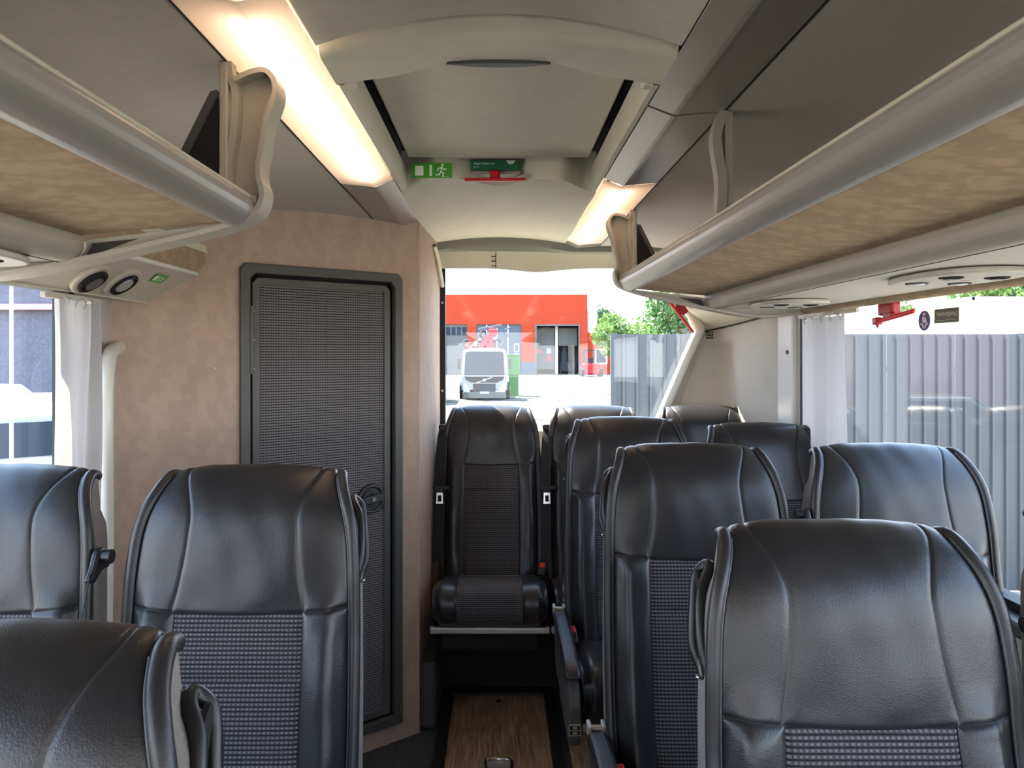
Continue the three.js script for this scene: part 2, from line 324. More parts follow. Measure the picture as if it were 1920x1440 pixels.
{ // rear wall: big window, sill, right-hand corner panel
  const x0 = -0.29, z = REAR;
  struct(obj('wall_rear', [
    slab([[-1.25, -0.75], [1.25, -0.75], [1.25, 2.1], [-1.25, 2.1]], 0.05, z - 0.05, [[[x0, 1.12], [0.77, 1.12], [0.985, 1.634], [0.87, 1.97], [x0, 1.97]]]),
  ], M.panelBeige));
  struct(obj('trim_2', [span(-0.29, 1.19, 1.0, 1.155, -3.66, -3.75, 0.02)], M.cream));  // parcel sill behind the bench
  const w = structGroup('window_11');
  obj('pane', slab([[x0, 1.12], [0.77, 1.12], [0.985, 1.634], [0.87, 1.97], [x0, 1.97]], 0.006, z - 0.03), M.glass, w);
  obj('rubber_seal', span(x0 - 0.006, x0 + 0.022, 1.1, 1.97, z + 0.012, z - 0.04), M.rubber, w);
  for (const y of [1.34, 1.78]) obj('seal_clip', cyl(0.006, 0.006, 0.004, 12).rotateX(PI / 2).translate(x0 + 0.008, y, z + 0.014), M.steel, w);
  // slanting pillar beside the window
  struct(obj('trim_3', [tube([[0.755, 1.08, z + 0.03], [0.8, 1.19, z + 0.035], [0.985, 1.615, z + 0.035], [1.005, 1.65, z + 0.035]], 0.026, 24, 12)], M.paint));
  struct(obj('trim_4', [tube([[1.005, 1.64, z + 0.035], [0.96, 1.72, z + 0.04], [0.86, 1.86, z + 0.05]], 0.028, 24, 12)], M.cream));
  // moulded corner panel, window edge round to the side wall, with a shallow pressed field
  const panelAt = (t, y) => {
    const e = mix(0.78, 1.0, clamp01((y - 1.1) / 0.53)) + 0.01, zs = -3.15;
    const px = (1 - t) ** 2 * e + 2 * t * (1 - t) * 1.185 + t * t * 1.185, pz = (1 - t) ** 2 * (z + 0.015) + 2 * t * (1 - t) * (z + 0.015) + t * t * zs;
    const inside = smooth(0.02, 0.1, t) * (1 - smooth(0.5, 0.6, t + (y - 1.3) * 0.35)) * (1 - smooth(1.565, 1.59, y));
    const nx = -(0.35 + 0.65 * t), nz = (1 - t) * 0.8 + 0.1;
    return V(px - nx * 0.034 * inside, y, pz - nz * 0.034 * inside);
  };
  const rings = []; for (let j = 0; j <= 60; j++) { const y = mix(0.55, 1.63, j / 60), r = []; for (let i = 0; i <= 50; i++) { const t = i / 50; r.push(panelAt(t, y + (j === 60 ? t * 0.065 : 0))); } rings.push(r); }
  const corner = struct(obj('wall_rear_corner', [loft(rings)], M.panelBeige));
  // nine-hole grille
  const gr = [], c = panelAt(0.17, 1.618), holes = [];
  for (let i = 0; i < 3; i++) for (let j = 0; j < 3; j++) holes.push(box(0.0085, 0.0085, 0.004, (i - 1) * 0.0125, (j - 1) * 0.0135, 0));
  const v = tag(obj('vent_grille', holes.map((g) => g.rotateY(-0.55).translate(1.045, 1.617, z + 0.052)), M.blackMatte), 'small black nine-hole speaker grille on the beige rear corner panel', 'grille');
  // cream cover above the corner panel, below the end of the rack
  const cover = [];
  for (let j = 0; j <= 16; j++) {
    const k = j / 16, r = [];
    for (let i = 0; i <= 40; i++) {
      const t = i / 40, p = panelAt(t, 1.634 + 0.066 * t);
      const top = V(mix(0.87, 1.13, t), mix(1.86, 1.70, smooth(0, 1, t)), mix(z + 0.02, -2.72, t));
      const bulge = 0.035 * sin(k * PI);
      r.push(V(mix(p.x, top.x, k) - bulge, mix(p.y, top.y, k), mix(p.z, top.z, k) + bulge * 0.4));
    }
    cover.push(r);
  }
  struct(obj('trim_5', [loft(cover)], M.cream));
  struct(obj('trim_6', [tube(Array.from({ length: 12 }, (_, i) => { const t = i / 11, p = panelAt(t, 1.632 + 0.066 * t); return V(p.x - 0.004, p.y, p.z + 0.004); }), 0.004, 30, 6)], M.rubber));
}

{ // toilet compartment on the left: slanted front wall with door, side wall along the aisle
  const len = Math.hypot(CORNER[0] - WCL[0], CORNER[1] - WCL[1]), turn = Math.atan2(-(CORNER[1] - WCL[1]), CORNER[0] - WCL[0]);
  const S0 = 0.421, S1 = 1.058, B0 = 0.073, B1 = 1.836;
  const wall = structGroup('wall_toilet_front', [WCL[0], 0, WCL[1]], turn);
  const cut = (o) => [[S0 + o, B0 + o], [S1 - o, B0 + o], [S1 - o, B1 - o - 0.018], [S1 - o - 0.018, B1 - o], [S0 + o + 0.018, B1 - o], [S0 + o, B1 - o - 0.018]];
  obj('panel', slab([[-0.02, 0], [len, 0], [len, 2.05], [-0.02, 2.05]], 0.03, -0.03, [cut(0.006)]), M.wallCloth, wall);
  struct(obj('wall_toilet_side', [slab([[0, 0], [0.76, 0], [0.76, 2.07], [0, 2.07]], 0.03, 0).rotateY(Math.atan2(-(REAR - CORNER[1]), -0.293 - CORNER[0])).translate(CORNER[0] - 0.03, 0, CORNER[1]), cyl(0.012, 0.012, 2.05, 16).translate(CORNER[0] - 0.008, 1.025, CORNER[1] - 0.008)], M.wallCloth));
  struct(obj('trim_7', [tube([[-0.296, 2.02, -3.42], [-0.288, 1.98, -3.52], [-0.283, 1.9, -3.66], [-0.28, 1.86, -3.71]], 0.01, 20, 8)], M.cream));
  const d = structGroup('door_1', [WCL[0], 0, WCL[1]], turn);
  obj('door_frame', [slab(cut(0), 0.03, -0.014, [cut(0.034)], 0.003)], M.greyTrim, d);
  obj('backing', box(S1 - S0 - 0.02, B1 - B0 - 0.02, 0.004, (S0 + S1) / 2, (B0 + B1) / 2, -0.026), M.blackMatte, d);
  const leafCut = (o) => { const a = S0 + 0.045 + o, b = S1 - 0.047 - o, c = B0 + 0.045 + o, e = B1 - 0.047 - o, r = max(0.004, 0.02 - o); return [[a, c], [b, c], [b, e - r], [b - r, e], [a + r, e], [a, e - r]]; };
  obj('leaf_frame', [slab(leafCut(0), 0.02, -0.02, [leafCut(0.027)], 0.002)], M.greyTrim, d);
  obj('leaf', [slab(leafCut(0.026), 0.012, -0.02)], M.weave, d);
  const hinge = obj('hinge', [cyl(0.008, 0.008, 0.235, 12).translate(S0 + 0.038, 1.57, 0.014), box(0.03, 0.235, 0.004, S0 + 0.03, 1.57, 0.012)], M.greyTrim, d);
  for (const y of [1.47, 1.57, 1.67]) obj('rivet', ball(0.004, S0 + 0.044, y, 0.018, 8), M.steel, hinge);
  const hx = 0.928, hy = 0.966;
  const k = obj('latch', [new THREE.TorusGeometry(0.05, 0.008, 12, 40).translate(hx, hy, 0), cyl(0.05, 0.046, 0.01, 32).rotateX(PI / 2).translate(hx, hy, -0.006), new THREE.TorusGeometry(0.026, 0.006, 8, 30).translate(hx - 0.008, hy, 0.0)], M.handleBlack, d);
  obj('lever', [slab(spline2([[-0.048, -0.012], [0, -0.016], [0.044, -0.01], [0.049, 0.006], [0.03, 0.016], [0, 0.014], [-0.048, 0.009]], 40, true), 0.016, 0.0, undefined, 0.003).rotateZ(0.08).translate(hx, hy, 0)], M.handleBlack, k);
  obj('lock_cylinder', [cyl(0.0085, 0.0085, 0.006, 20).rotateX(PI / 2).translate(hx + 0.001, hy, 0.018)], M.chrome, k);
  obj('small_screw', [ball(0.006, 0.34, 1.475, 0, 8)], M.cream, wall);
}
{ // pale grab rail at the toilet wall
  const t = tag(obj('grab_rail', [tube([[-1.16, 0.45, -2.36], [-1.135, 0.5, -2.2], [-1.13, 0.62, -2.15], [-1.13, 1.0, -2.15], [-1.13, 1.38, -2.15], [-1.135, 1.47, -2.165], [-1.15, 1.52, -2.21], [-1.185, 1.545, -2.33]], 0.02, 80, 16)], M.rail), 'pale upright grab rail bent into the brown toilet wall beside the left curtain', 'grab rail');
}

{ // ceiling: arched centre panels, hatch surround left open, flat outer coves
  const c = structGroup('ceiling');
  const strip = (edge, mid, z0, z1, th = 0.012) => { const a = [], b = []; for (let i = 0; i <= 30; i++) { const x = mix(-0.321, 0.321, i / 30); a.push([x, arc(x, edge, mid)]); b.unshift([x, arc(x, edge, mid) + th]); } return crease(prismZ([...a, ...b], z0, z1), 30); };
  obj('centre_panel', strip(2.062, 2.118, FRONT, -1.31), M.headliner, c);
  obj('centre_panel', strip(2.056, 2.085, -2.62, -3.6), M.vinyl, c);
  for (const s of [-1, 1]) {
    const pts = [[0.483, 2.042], [0.62, 2.042], [0.8, 2.03], [0.95, 1.985], [1.08, 1.9], [1.21, 1.72]];
    const low = spline2(pts, 40), prof = [...low, [1.25, 1.72], [1.25, 2.2], [0.483, 2.2]].map(([x, y]) => [s * x, y]);
    obj('cove_panel', crease(prismZ(prof, FRONT, s > 0 ? -3.62 : -3.7), 30), s > 0 ? M.cove : M.cove, c);
    obj('joint_strip', prismZ([[s * 0.482, 2.0405], [s * 0.486, 2.0405], [s * 0.486, 2.05], [s * 0.482, 2.05]], FRONT, -3.6), M.rubber, c);
  }
  obj('roof_skin', span(-1.25, 1.25, 2.24, 2.28, FRONT, REAR), M.headliner, c);
  obj('roof_side', [span(-0.483, -0.33, 2.12, 2.14, FRONT, -3.62), span(0.33, 0.483, 2.12, 2.14, FRONT, -3.62)], M.headliner, c);
}
{ // rear header above the window
  const h = struct(obj('trim_8', (() => {
    const r0 = [], r1 = [], r2 = [];
    for (let i = 0; i <= 60; i++) { const x = mix(-0.31, 1.2, i / 60), a = x < 0.33 ? arc(x, 2.05, 2.08) : 2.046; r0.push(V(x, a + 0.004, -3.59)); r1.push(V(x, a - 0.03, -3.605)); r2.push(V(x, mix(2.018, 2.0, clamp01(x)), -3.64)); }
    return [crease(loft([r0, r1, r2]), 40)];
  })(), M.headerGrey));
  const make = (x0, x1) => { const r0 = [], r1 = [], r2 = [], r3 = []; for (let i = 0; i <= 40; i++) { const x = mix(x0, x1, i / 40), dip = 0.018 * exp(-(((x - 0.19) / 0.14) ** 2)); r0.push(V(x, 2.024 - 0.02 * clamp01(x), -3.632)); r1.push(V(x, 1.98 - dip * 0.4, -3.668)); r2.push(V(x, 1.945 - dip, -3.69)); r3.push(V(x, 1.955 - dip, -3.75)); } return crease(loft([r0, r1, r2, r3]), 40); };
  struct(obj('trim_9', [make(-0.3, -0.016)], M.cream));
  struct(obj('trim_10', [make(-0.012, 1.2)], M.cream));
  struct(obj('trim_11', [make(-0.03, 0.004).translate(0, 0.002, -0.006)], M.blackMatte));
  obj('clip', [[-0.025, 2.0, -3.65], [-0.025, 1.978, -3.666], [-0.025, 1.957, -3.682]].map(([x, y, z]) => box(0.022, 0.003, 0.004, x, y, z)), M.blackMatte, h);
}
{ // roof escape hatch
  const t = thing('roof_hatch', 'roof escape hatch with beige lid, black gaps and red handle', 'hatch', [0, 0, 0]);
  const zin = (x) => -(1.49 - 0.05 * smooth(0.22, 0.08, abs(x))), zre = (x) => -(2.45 - 0.085 * smooth(0.29, 0.2, abs(x)) + 0.13 * exp(-((x / 0.085) ** 2)));
  const ringsF = [], ringsR = [], wallR = [];
  for (let i = 0; i <= 64; i++) {
    const x = mix(-0.321, 0.321, i / 64), y = arc(x, 2.054, 2.083), zi = zin(min(0.3, abs(x))), zr = zre(x);
    ringsF.push([V(x, y + 0.055, -1.318), V(x, y + 0.014, -1.33), V(x, y + 0.004, -1.337), V(x, y, -1.35), V(x, y, zi + 0.012), V(x, y + 0.003, zi + 0.003), V(x, y + 0.012, zi), V(x, y + 0.06, zi - 0.004)]);
    ringsR.push([V(x, y + 0.06, zr + 0.0), V(x, y + 0.01, zr), V(x, y + 0.002, zr - 0.004), V(x, y, zr - 0.014), V(x, y, -2.62), V(x, y + 0.014, -2.622)]);
    wallR.push([V(x, y + 0.012, zr - 0.002), V(x, y + 0.05, zr - 0.004), V(x, 2.19, zr - 0.006)]);
  }
  obj('front_rail', crease(loft(ringsF), 50), M.vinyl, t);
  obj('rear_rail', crease(loft(ringsR), 50), M.vinyl, t);
  obj('rear_wall', loft(wallR), M.vinyl, t);
  for (const s of [-1, 1]) obj('side_rail', [crease(loft([[-1.48, 0], [-2.46, 0]].map(([z]) => [V(s * 0.321, 2.12, z), V(s * 0.321, 2.058, z), V(s * 0.317, 2.054, z), V(s * 0.306, 2.055, z), V(s * 0.302, 2.062, z), V(s * 0.304, 2.135, z)])), 40), rbox(0.03, 0.02, 0.03, s * 0.3, 2.066, -1.5, 0.008)], M.vinyl, t);
  const lid = obj('lid', [rbox(0.575, 0.02, 0.87, 0, 2.152, -1.925, 0.008, 3)], M.vinyl, t);
  obj('grip_lip', [slab(spline2([[-0.13, 0], [-0.07, 0.03], [0, 0.042], [0.07, 0.03], [0.13, 0], [0, -0.004]], 40, true), 0.02, 0).rotateX(-PI / 2 + 0.5).translate(0, 2.138, -2.345)], M.plasticWarm, lid);
  obj('finger_slot', [slab(spline2([[-0.1, 0], [-0.05, 0.012], [0, 0.016], [0.05, 0.012], [0.1, 0], [0, -0.006]], 40, true), 0.006, 0).rotateX(-PI / 2).translate(0, 2.076, -1.43)], M.greyTrim, t);
  obj('shaft', [span(-0.33, 0.33, 2.215, 2.225, -1.34, -2.62), span(-0.335, -0.325, 2.12, 2.22, -1.4, -2.5), span(0.325, 0.335, 2.12, 2.22, -1.4, -2.5)], M.blackMatte, t);
  const hd = obj('emergency_handle', [rbox(0.195, 0.01, 0.018, -0.012, 2.079, -2.385, 0.005), rbox(0.034, 0.03, 0.02, -0.012, 2.096, -2.395, 0.006)], M.red, t);
  obj('handle_mount', [rbox(0.17, 0.012, 0.09, -0.012, 2.108, -2.45, 0.005)], M.plasticWarm, hd);
}
function runner(g, x, y, k, c) { // running figure
  g.strokeStyle = c; g.fillStyle = c; g.lineCap = 'round'; g.lineJoin = 'round'; g.lineWidth = 9 * k;
  const L = (...p) => { g.beginPath(); p.forEach(([a, b], i) => g[i ? 'lineTo' : 'moveTo'](x + a * k, y + b * k)); g.stroke(); };
  g.beginPath(); g.arc(x + 6 * k, y - 42 * k, 8 * k, 0, 7); g.fill();
  L([4, -28], [-4, 2]); L([4, -26], [-18, -18], [-26, -4]); L([4, -26], [16, -10], [30, -14]); L([-4, 2], [14, 12], [8, 36]); L([-4, 2], [-14, 24], [-34, 24]);
}
{
  const sign = printed(256, 92, (g, w, h) => { g.fillStyle = '#3f9a2c'; g.fillRect(0, 0, w, h); g.fillStyle = '#e9f0e4'; g.fillRect(26, 16, 52, 62); g.fillRect(116, 10, 15, 70); runner(g, 190, 50, 0.95, '#e9f0e4'); g.fillRect(204, 84, 34, 2); });
  tag(obj('exit_sign', [plate(0.13, 0.046, 0.002, 0.003).translate(-0.212, 2.101, -2.357)], std({ map: sign, roughness: 0.4 })), 'green running-man exit sign at the rear edge of the roof hatch', 'sign');
  const note = printed(256, 64, (g, w, h) => { g.fillStyle = '#0b6a45'; g.fillRect(0, 0, w, h); g.fillStyle = '#dfe9e0'; g.font = 'bold 17px sans-serif'; g.fillText('Skyv luken ut', 16, 26); g.font = 'bold 12px sans-serif'; g.fillText('push', 16, 46); g.beginPath(); g.moveTo(186, 0); g.lineTo(238, 0); g.lineTo(224, 24); g.lineTo(200, 24); g.fill(); });
  tag(obj('hatch_label', [plate(0.155, 0.032, 0.002, 0.002).translate(-0.012, 2.128, -2.40)], std({ map: note, roughness: 0.4 })), 'dark green instruction label above the red hatch handle', 'label');
}

// ------------------------------------------------------------------ ceiling light strips
{
  // facets of the cover, aisle side to window side
  const prof = [[0.321, 2.054], [0.372, 2.034], [0.38, 2.032], [0.39, 2.034], [0.483, 2.042]];
  const cover = (s, z0, z1) => { const up = prof.map(([x, y]) => [s * x, y]), back = prof.map(([x, y]) => [s * x, y + 0.004]).reverse(); return prismZ([...up, ...back], z0, z1); };
  const sheet = (s, z0, z1) => crease(loft([z0, z1].map((z) => prof.map(([x, y]) => V(s * x, y, z)))), 20);
  function lamp(s, z0, z1, label, power = 1.9) {
    const t = thing('ceiling_lamp', label, 'lamp', [0, 0, 0], 0, 'lit strip lamps in the ceiling');
    obj('lamp_diffuser', [sheet(s, z0 - 0.003, z1 + 0.003)], M.diffuser, t);
    obj('lamp_tube', [cyl(0.011, 0.011, z0 - z1 - 0.12, 16).rotateX(PI / 2).translate(s * 0.392, 2.076, (z0 + z1) / 2)], M.lamp, t);
    for (const z of [z0 - 0.004, z1]) obj('end_cap', [span(s * 0.33, s * 0.47, 2.047, 2.12, z + 0.004, z)], M.plasticWarm, t);
    const l = new THREE.RectAreaLight(0xffe8d6, power, 0.03, z0 - z1 - 0.14);
    l.position.set(s * 0.392, 2.063, (z0 + z1) / 2); l.rotation.x = -PI / 2; t.add(l);
  }
  const above = scene.getObjectByName('ceiling');
  const plain = (s, z0, z1) => obj('light_cover', [cover(s, z0 - 0.003, z1 + 0.003)], M.coverGrey, above);
  lamp(-1, -1.08, -2.28, 'long lit ceiling lamp left of the roof hatch');
  lamp(1, -2.27, -3.5, 'lit ceiling lamp at the rear right above the end of the rack');
  plain(-1, -2.28, -3.42);
  plain(-1, 1.4, -1.08);
  lamp(-1, 2.8, 1.4, 'unseen fill lamp added in the left ceiling strip, behind the camera', 16);  // added fill light out of view, stronger than the visible lamps
  plain(-1, FRONT, 2.8);
  plain(1, -1.605, -2.27);
  plain(1, 0.9, -1.6);
  lamp(1, 2.3, 0.9, 'unseen fill lamp added in the right ceiling strip, behind the camera', 16);  // another added lamp out of view, put in to brighten the cabin
  plain(1, 3.2, 2.3);
  lamp(1, 4.6, 3.2, 'second unseen fill lamp added in the right ceiling strip, further behind the camera', 16);  // extra fill added behind the camera to lift the cabin brightness
  plain(1, FRONT, 4.6);
  plain(1, -3.5, -3.6);
}

// ------------------------------------------------------------------ luggage racks
const H = (pts) => pts.map(([x, h]) => [x, EYE + h]);   // heights given from eye level
function rack(s, zEnd, label, joints) {
  const t = thing('luggage_rack', label, 'luggage rack', [0, 0, 0]);
  const P = (pts) => H(pts).map(([x, y]) => [s * x, y]);
  const lip = spline2([[0.441, 0.279], [0.434, 0.266], [0.437, 0.25], [0.452, 0.236], [0.478, 0.229], [0.494, 0.236], [0.497, 0.25], [0.484, 0.268], [0.458, 0.281]], 48, true);
  obj('front_rail', [crease(prismZ(P(lip), FRONT, zEnd), 40)], M.rackMetal, t);
  obj('rail_bead', [crease(prismZ(P(spline2([[0.4375, 0.281], [0.443, 0.285], [0.449, 0.283], [0.445, 0.277]], 16, true)), FRONT, zEnd + 0.001), 40)], M.cream, t);
  obj('shelf_underside', [prismZ(P([[0.49, 0.236], [0.75, 0.212], [0.75, 0.222], [0.49, 0.246]]), FRONT, zEnd)], M.rackCloth, t);
  obj('shelf_top', [prismZ(P([[0.49, 0.247], [0.75, 0.223], [1.2, 0.223], [1.2, 0.235], [0.49, 0.262]]), FRONT, zEnd)], M.headliner, t);
  const mould = spline2([[0.745, 0.214], [0.738, 0.2], [0.742, 0.182], [0.757, 0.168], [0.776, 0.164], [0.79, 0.17], [0.79, 0.213]], 36, true);
  obj('edge_moulding', [crease(prismZ(P(mould), FRONT, zEnd), 40)], M.plasticWarm, t);
  obj('service_panel', [prismZ(P([[0.779, 0.165], [1.115, 0.163], [1.115, 0.175], [0.779, 0.177]]), FRONT, zEnd)], M.plastic, t);
  obj('panel_joint', [prismZ(P([[0.775, 0.1635], [0.781, 0.1635], [0.781, 0.168], [0.775, 0.168]]), FRONT, zEnd)], M.blackMatte, t);
  obj('window_trim', [crease(prismZ(P(spline2([[1.085, 0.1635], [1.09, 0.152], [1.105, 0.146], [1.122, 0.15], [1.13, 0.163], [1.12, 0.18]], 24, true)), FRONT, zEnd), 40)], M.rackCloth, t);
  for (const z of joints) { // upright between two rack bays
    const line = spline2([[0.484, 0.522], [0.474, 0.5], [0.466, 0.47], [0.469, 0.43], [0.477, 0.38], [0.477, 0.33], [0.472, 0.27]], 30);
    const p = obj('bay_post', [ribbon(P(line), 0.02, 0.03, z - 0.015), span(s * 0.484, s * 0.5, EYE + 0.26, EYE + 0.52, z - 0.012, z + 0.012)], M.plasticWarm, t);
  }
  // end bracket: rim, web and the long arm that sweeps to the wall
  const outer = spline2([[0.47, 0.487], [0.435, 0.502], [0.413, 0.503], [0.399, 0.488], [0.3965, 0.466], [0.404, 0.44], [0.413, 0.415], [0.42, 0.37], [0.427, 0.33], [0.425, 0.31], [0.42, 0.295], [0.421, 0.275], [0.433, 0.253], [0.47, 0.234], [0.52, 0.219], [0.6, 0.2], [0.68, 0.182], [0.755, 0.166], [0.89, 0.142], [0.98, 0.138], [1.1, 0.15]], 110);
  const rim = ribbon(P(outer), 0.009, 0.055, zEnd - 0.045);
  const web = [...outer.slice(2, 60).filter(([x, h]) => h > 0.226), [0.49, 0.24], [0.484, 0.3], [0.474, 0.38], [0.466, 0.45], [0.468, 0.486]];
  const b = obj('end_bracket', [rim, slab(P(web), 0.008, zEnd - 0.028)], M.plasticWarm, t);
  const armTop = [[1.1, 0.164], [0.79, 0.168], [0.762, 0.166], [0.742, 0.186], [0.74, 0.206], [0.6, 0.222], [0.49, 0.236]];
  const armLow = outer.filter(([x, h]) => h < 0.236 && x > 0.47);
  obj('bracket_arm', [slab(P([...armLow, ...armTop]), 0.01, zEnd - 0.02, [P([[0.645, 0.209], [0.734, 0.2], [0.745, 0.179], [0.735, 0.176]])])], M.plastic, b);
  obj('arm_pocket', [slab(P([[0.63, 0.215], [0.75, 0.205], [0.755, 0.17], [0.72, 0.172]]), 0.004, zEnd - 0.034)], M.greyTrim, b);
  obj('bracket_post', [rbox(0.016, 0.27, 0.036, s * 0.489, EYE + 0.387, zEnd - 0.012, 0.004), ribbon(P(spline2([[0.481, 0.522], [0.478, 0.5], [0.469, 0.47], [0.468, 0.44], [0.472, 0.39], [0.48, 0.34], [0.483, 0.28]], 24)), 0.012, 0.024, zEnd - 0.02)], M.plasticWarm, b);
  obj('end_socket', [slab(P([[0.43, 0.285], [0.46, 0.285], [0.462, 0.235], [0.436, 0.245]]), 0.03, zEnd - 0.03, undefined, 0.003)], M.plasticWarm, b);
  const tri = obj('divider', [slab(P([[0.498, 0.46], [0.503, 0.462], [0.575, 0.33], [0.6, 0.262], [0.498, 0.262]]), 0.006, zEnd - 0.002)], M.blackMatte, t);
  obj('divider_edge', [ribbon(P([[0.498, 0.462], [0.504, 0.462], [0.6, 0.27]]), 0.012, 0.02, zEnd - 0.008)], M.greyTrim, tri);
  return t;
}
rack(-1, -1.33, 'left luggage rack ending in a curved bracket below the lit ceiling lamp', [0.4]);
rack(1, -2.687, 'long right luggage rack with tan underside above the side window', [-1.607, 0.0]);

{ // reading-light and air-nozzle sets in the service panels
  const y = EYE + 0.1635;
  function set(s, x, z, label) {
    const t = thing('reading_light_set', label, 'reading light', [s * x, y, z], 0);
    const pod = (dx, dz, w, d) => { const p = spline2([[-w, 0], [-w * 0.7, d * 0.8], [0, d], [w * 0.7, d * 0.8], [w, 0], [w * 0.7, -d * 0.8], [0, -d], [-w * 0.7, -d * 0.8]], 36, true); return slab(p, 0.012, 0, undefined, 0.004).rotateX(PI / 2).translate(dx, -0.0005, dz); };
    obj('bezel', [pod(0, 0, 0.1, 0.16), ], M.plastic, t);
    for (const [dx, dz] of [[-0.045, 0.06], [0.045, 0.06], [-0.045, -0.06], [0.045, -0.06]]) {
      const n = obj(dz > 0 ? 'air_nozzle' : 'light_socket', [cyl(0.02, 0.022, 0.006, 24).translate(dx, -0.0105, dz), new THREE.TorusGeometry(0.02, 0.0025, 8, 28).rotateX(PI / 2).translate(dx, -0.0125, dz)], M.blackMatte, t);
      if (dz < 0) obj('lens', [new THREE.SphereGeometry(0.018, 18, 8, 0, 2 * PI, 0, PI / 2).scale(1, 0.3, 1).rotateX(PI).translate(dx, -0.0125, dz)], M.silver, n);
      else obj('nozzle_core', [cyl(0.01, 0.014, 0.005, 16).translate(dx, -0.0145, dz)], M.greyTrim, n);
    }
    for (const dx of [-0.02, 0.02]) obj('call_button', [rbox(0.016, 0.004, 0.008, dx, -0.011, 0, 0.0015)], M.redDark, t);
    return t;
  }
  set(1, 0.93, -1.52, 'reading lights and air nozzles above the right side window, nearest set');
  set(1, 0.9, -2.32, 'smaller-looking far set of reading lights near the end of the right rack');
  set(-1, 0.86, -1.13, 'set of reading lights at the left picture edge under the left rack');
}
{ // closing module between left rack and toilet wall, cut along the slanted wall
  const t = thing('service_module', 'grey service panel with two nozzles between left rack and toilet wall', 'service panel', [0, 0, 0]);
  const z0 = -1.345;
  const piece = (pts) => { const q = H(pts); const rings = [q.map(([x, y]) => V(x, y, z0)), q.map(([x, y]) => V(x, y, wcDepth(x) + 0.003))]; return crease(loft(rings.map((r) => r), true, true), 30); };
  obj('lower_panel', [piece([[-1.122, 0.166], [-1.0, 0.261], [-1.006, 0.269], [-1.128, 0.176]])], M.plastic, t);
  obj('window_edge', [piece([[-1.131, 0.17], [-1.118, 0.163], [-1.122, 0.172], [-1.131, 0.178]])], M.cream, t);
  obj('silver_strip', [piece([[-1.002, 0.26], [-0.993, 0.262], [-0.995, 0.272], [-1.004, 0.27]])], M.paint, t);
  obj('cloth_panel', [piece([[-0.996, 0.271], [-0.978, 0.3], [-0.972, 0.335], [-0.985, 0.345], [-1.02, 0.29]])], M.rackCloth, t);
  obj('top_cover', [piece([[-0.971, 0.337], [-0.974, 0.363], [-1.1, 0.372], [-1.1, 0.345]])], M.cream, t);
  const tilt = Math.atan2(0.095, 0.122), face = (k) => V(-1.122 + 0.122 * k, EYE + 0.166 + 0.095 * k, 0);
  const put = (g, k, z, off = 0) => { const p = face(k); return g.rotateZ(tilt).translate(p.x + sin(tilt) * -off * -1, p.y - cos(tilt) * off, z); };
  for (const [k, z, lens] of [[0.4, -1.955, 0], [0.46, -2.105, 1]]) {
    const b = obj(lens ? 'reading_lamp' : 'air_nozzle', [put(slab(spline2([[-0.055, 0], [-0.03, 0.05], [0.02, 0.058], [0.05, 0.03], [0.05, -0.03], [0.02, -0.055], [-0.03, -0.05]], 40, true), 0.016, 0, undefined, 0.005).rotateX(PI / 2), k, z, -0.002)], M.plastic, t);
    obj('socket', [put(cyl(0.04, 0.036, 0.008, 28), k, z, 0.014), put(new THREE.TorusGeometry(0.037, 0.005, 8, 30).rotateX(PI / 2), k, z, 0.018)], M.blackMatte, b);
    if (lens) obj('lens', [put(new THREE.SphereGeometry(0.028, 24, 10, 0, 2 * PI, 0, PI / 2).scale(1, 0.3, 1).rotateX(PI), k, z, 0.018)], M.silver, b);
    else obj('nozzle_core', [put(cyl(0.018, 0.024, 0.012, 20), k, z, 0.02)], M.greyTrim, b);
  }
  const sign = printed(256, 110, (g, w, h) => { g.fillStyle = '#3f9a2c'; g.fillRect(0, 0, w, h); g.fillStyle = '#e9f0e4'; g.fillRect(18, 22, 62, 68); g.fillRect(112, 18, 16, 76); runner(g, 190, 58, 1, '#e9f0e4'); });
  const p = face(0.72), s = plate(0.075, 0.034, 0.0015, 0.001).rotateX(PI / 2).rotateY(PI / 2);
  tag(obj('exit_sign', [s.rotateZ(tilt).translate(p.x + 0.002, p.y - 0.003, -2.27)], std({ map: sign, roughness: 0.4 })), 'small green exit sign on the grey service panel beside the reading lamp', 'sign');
}

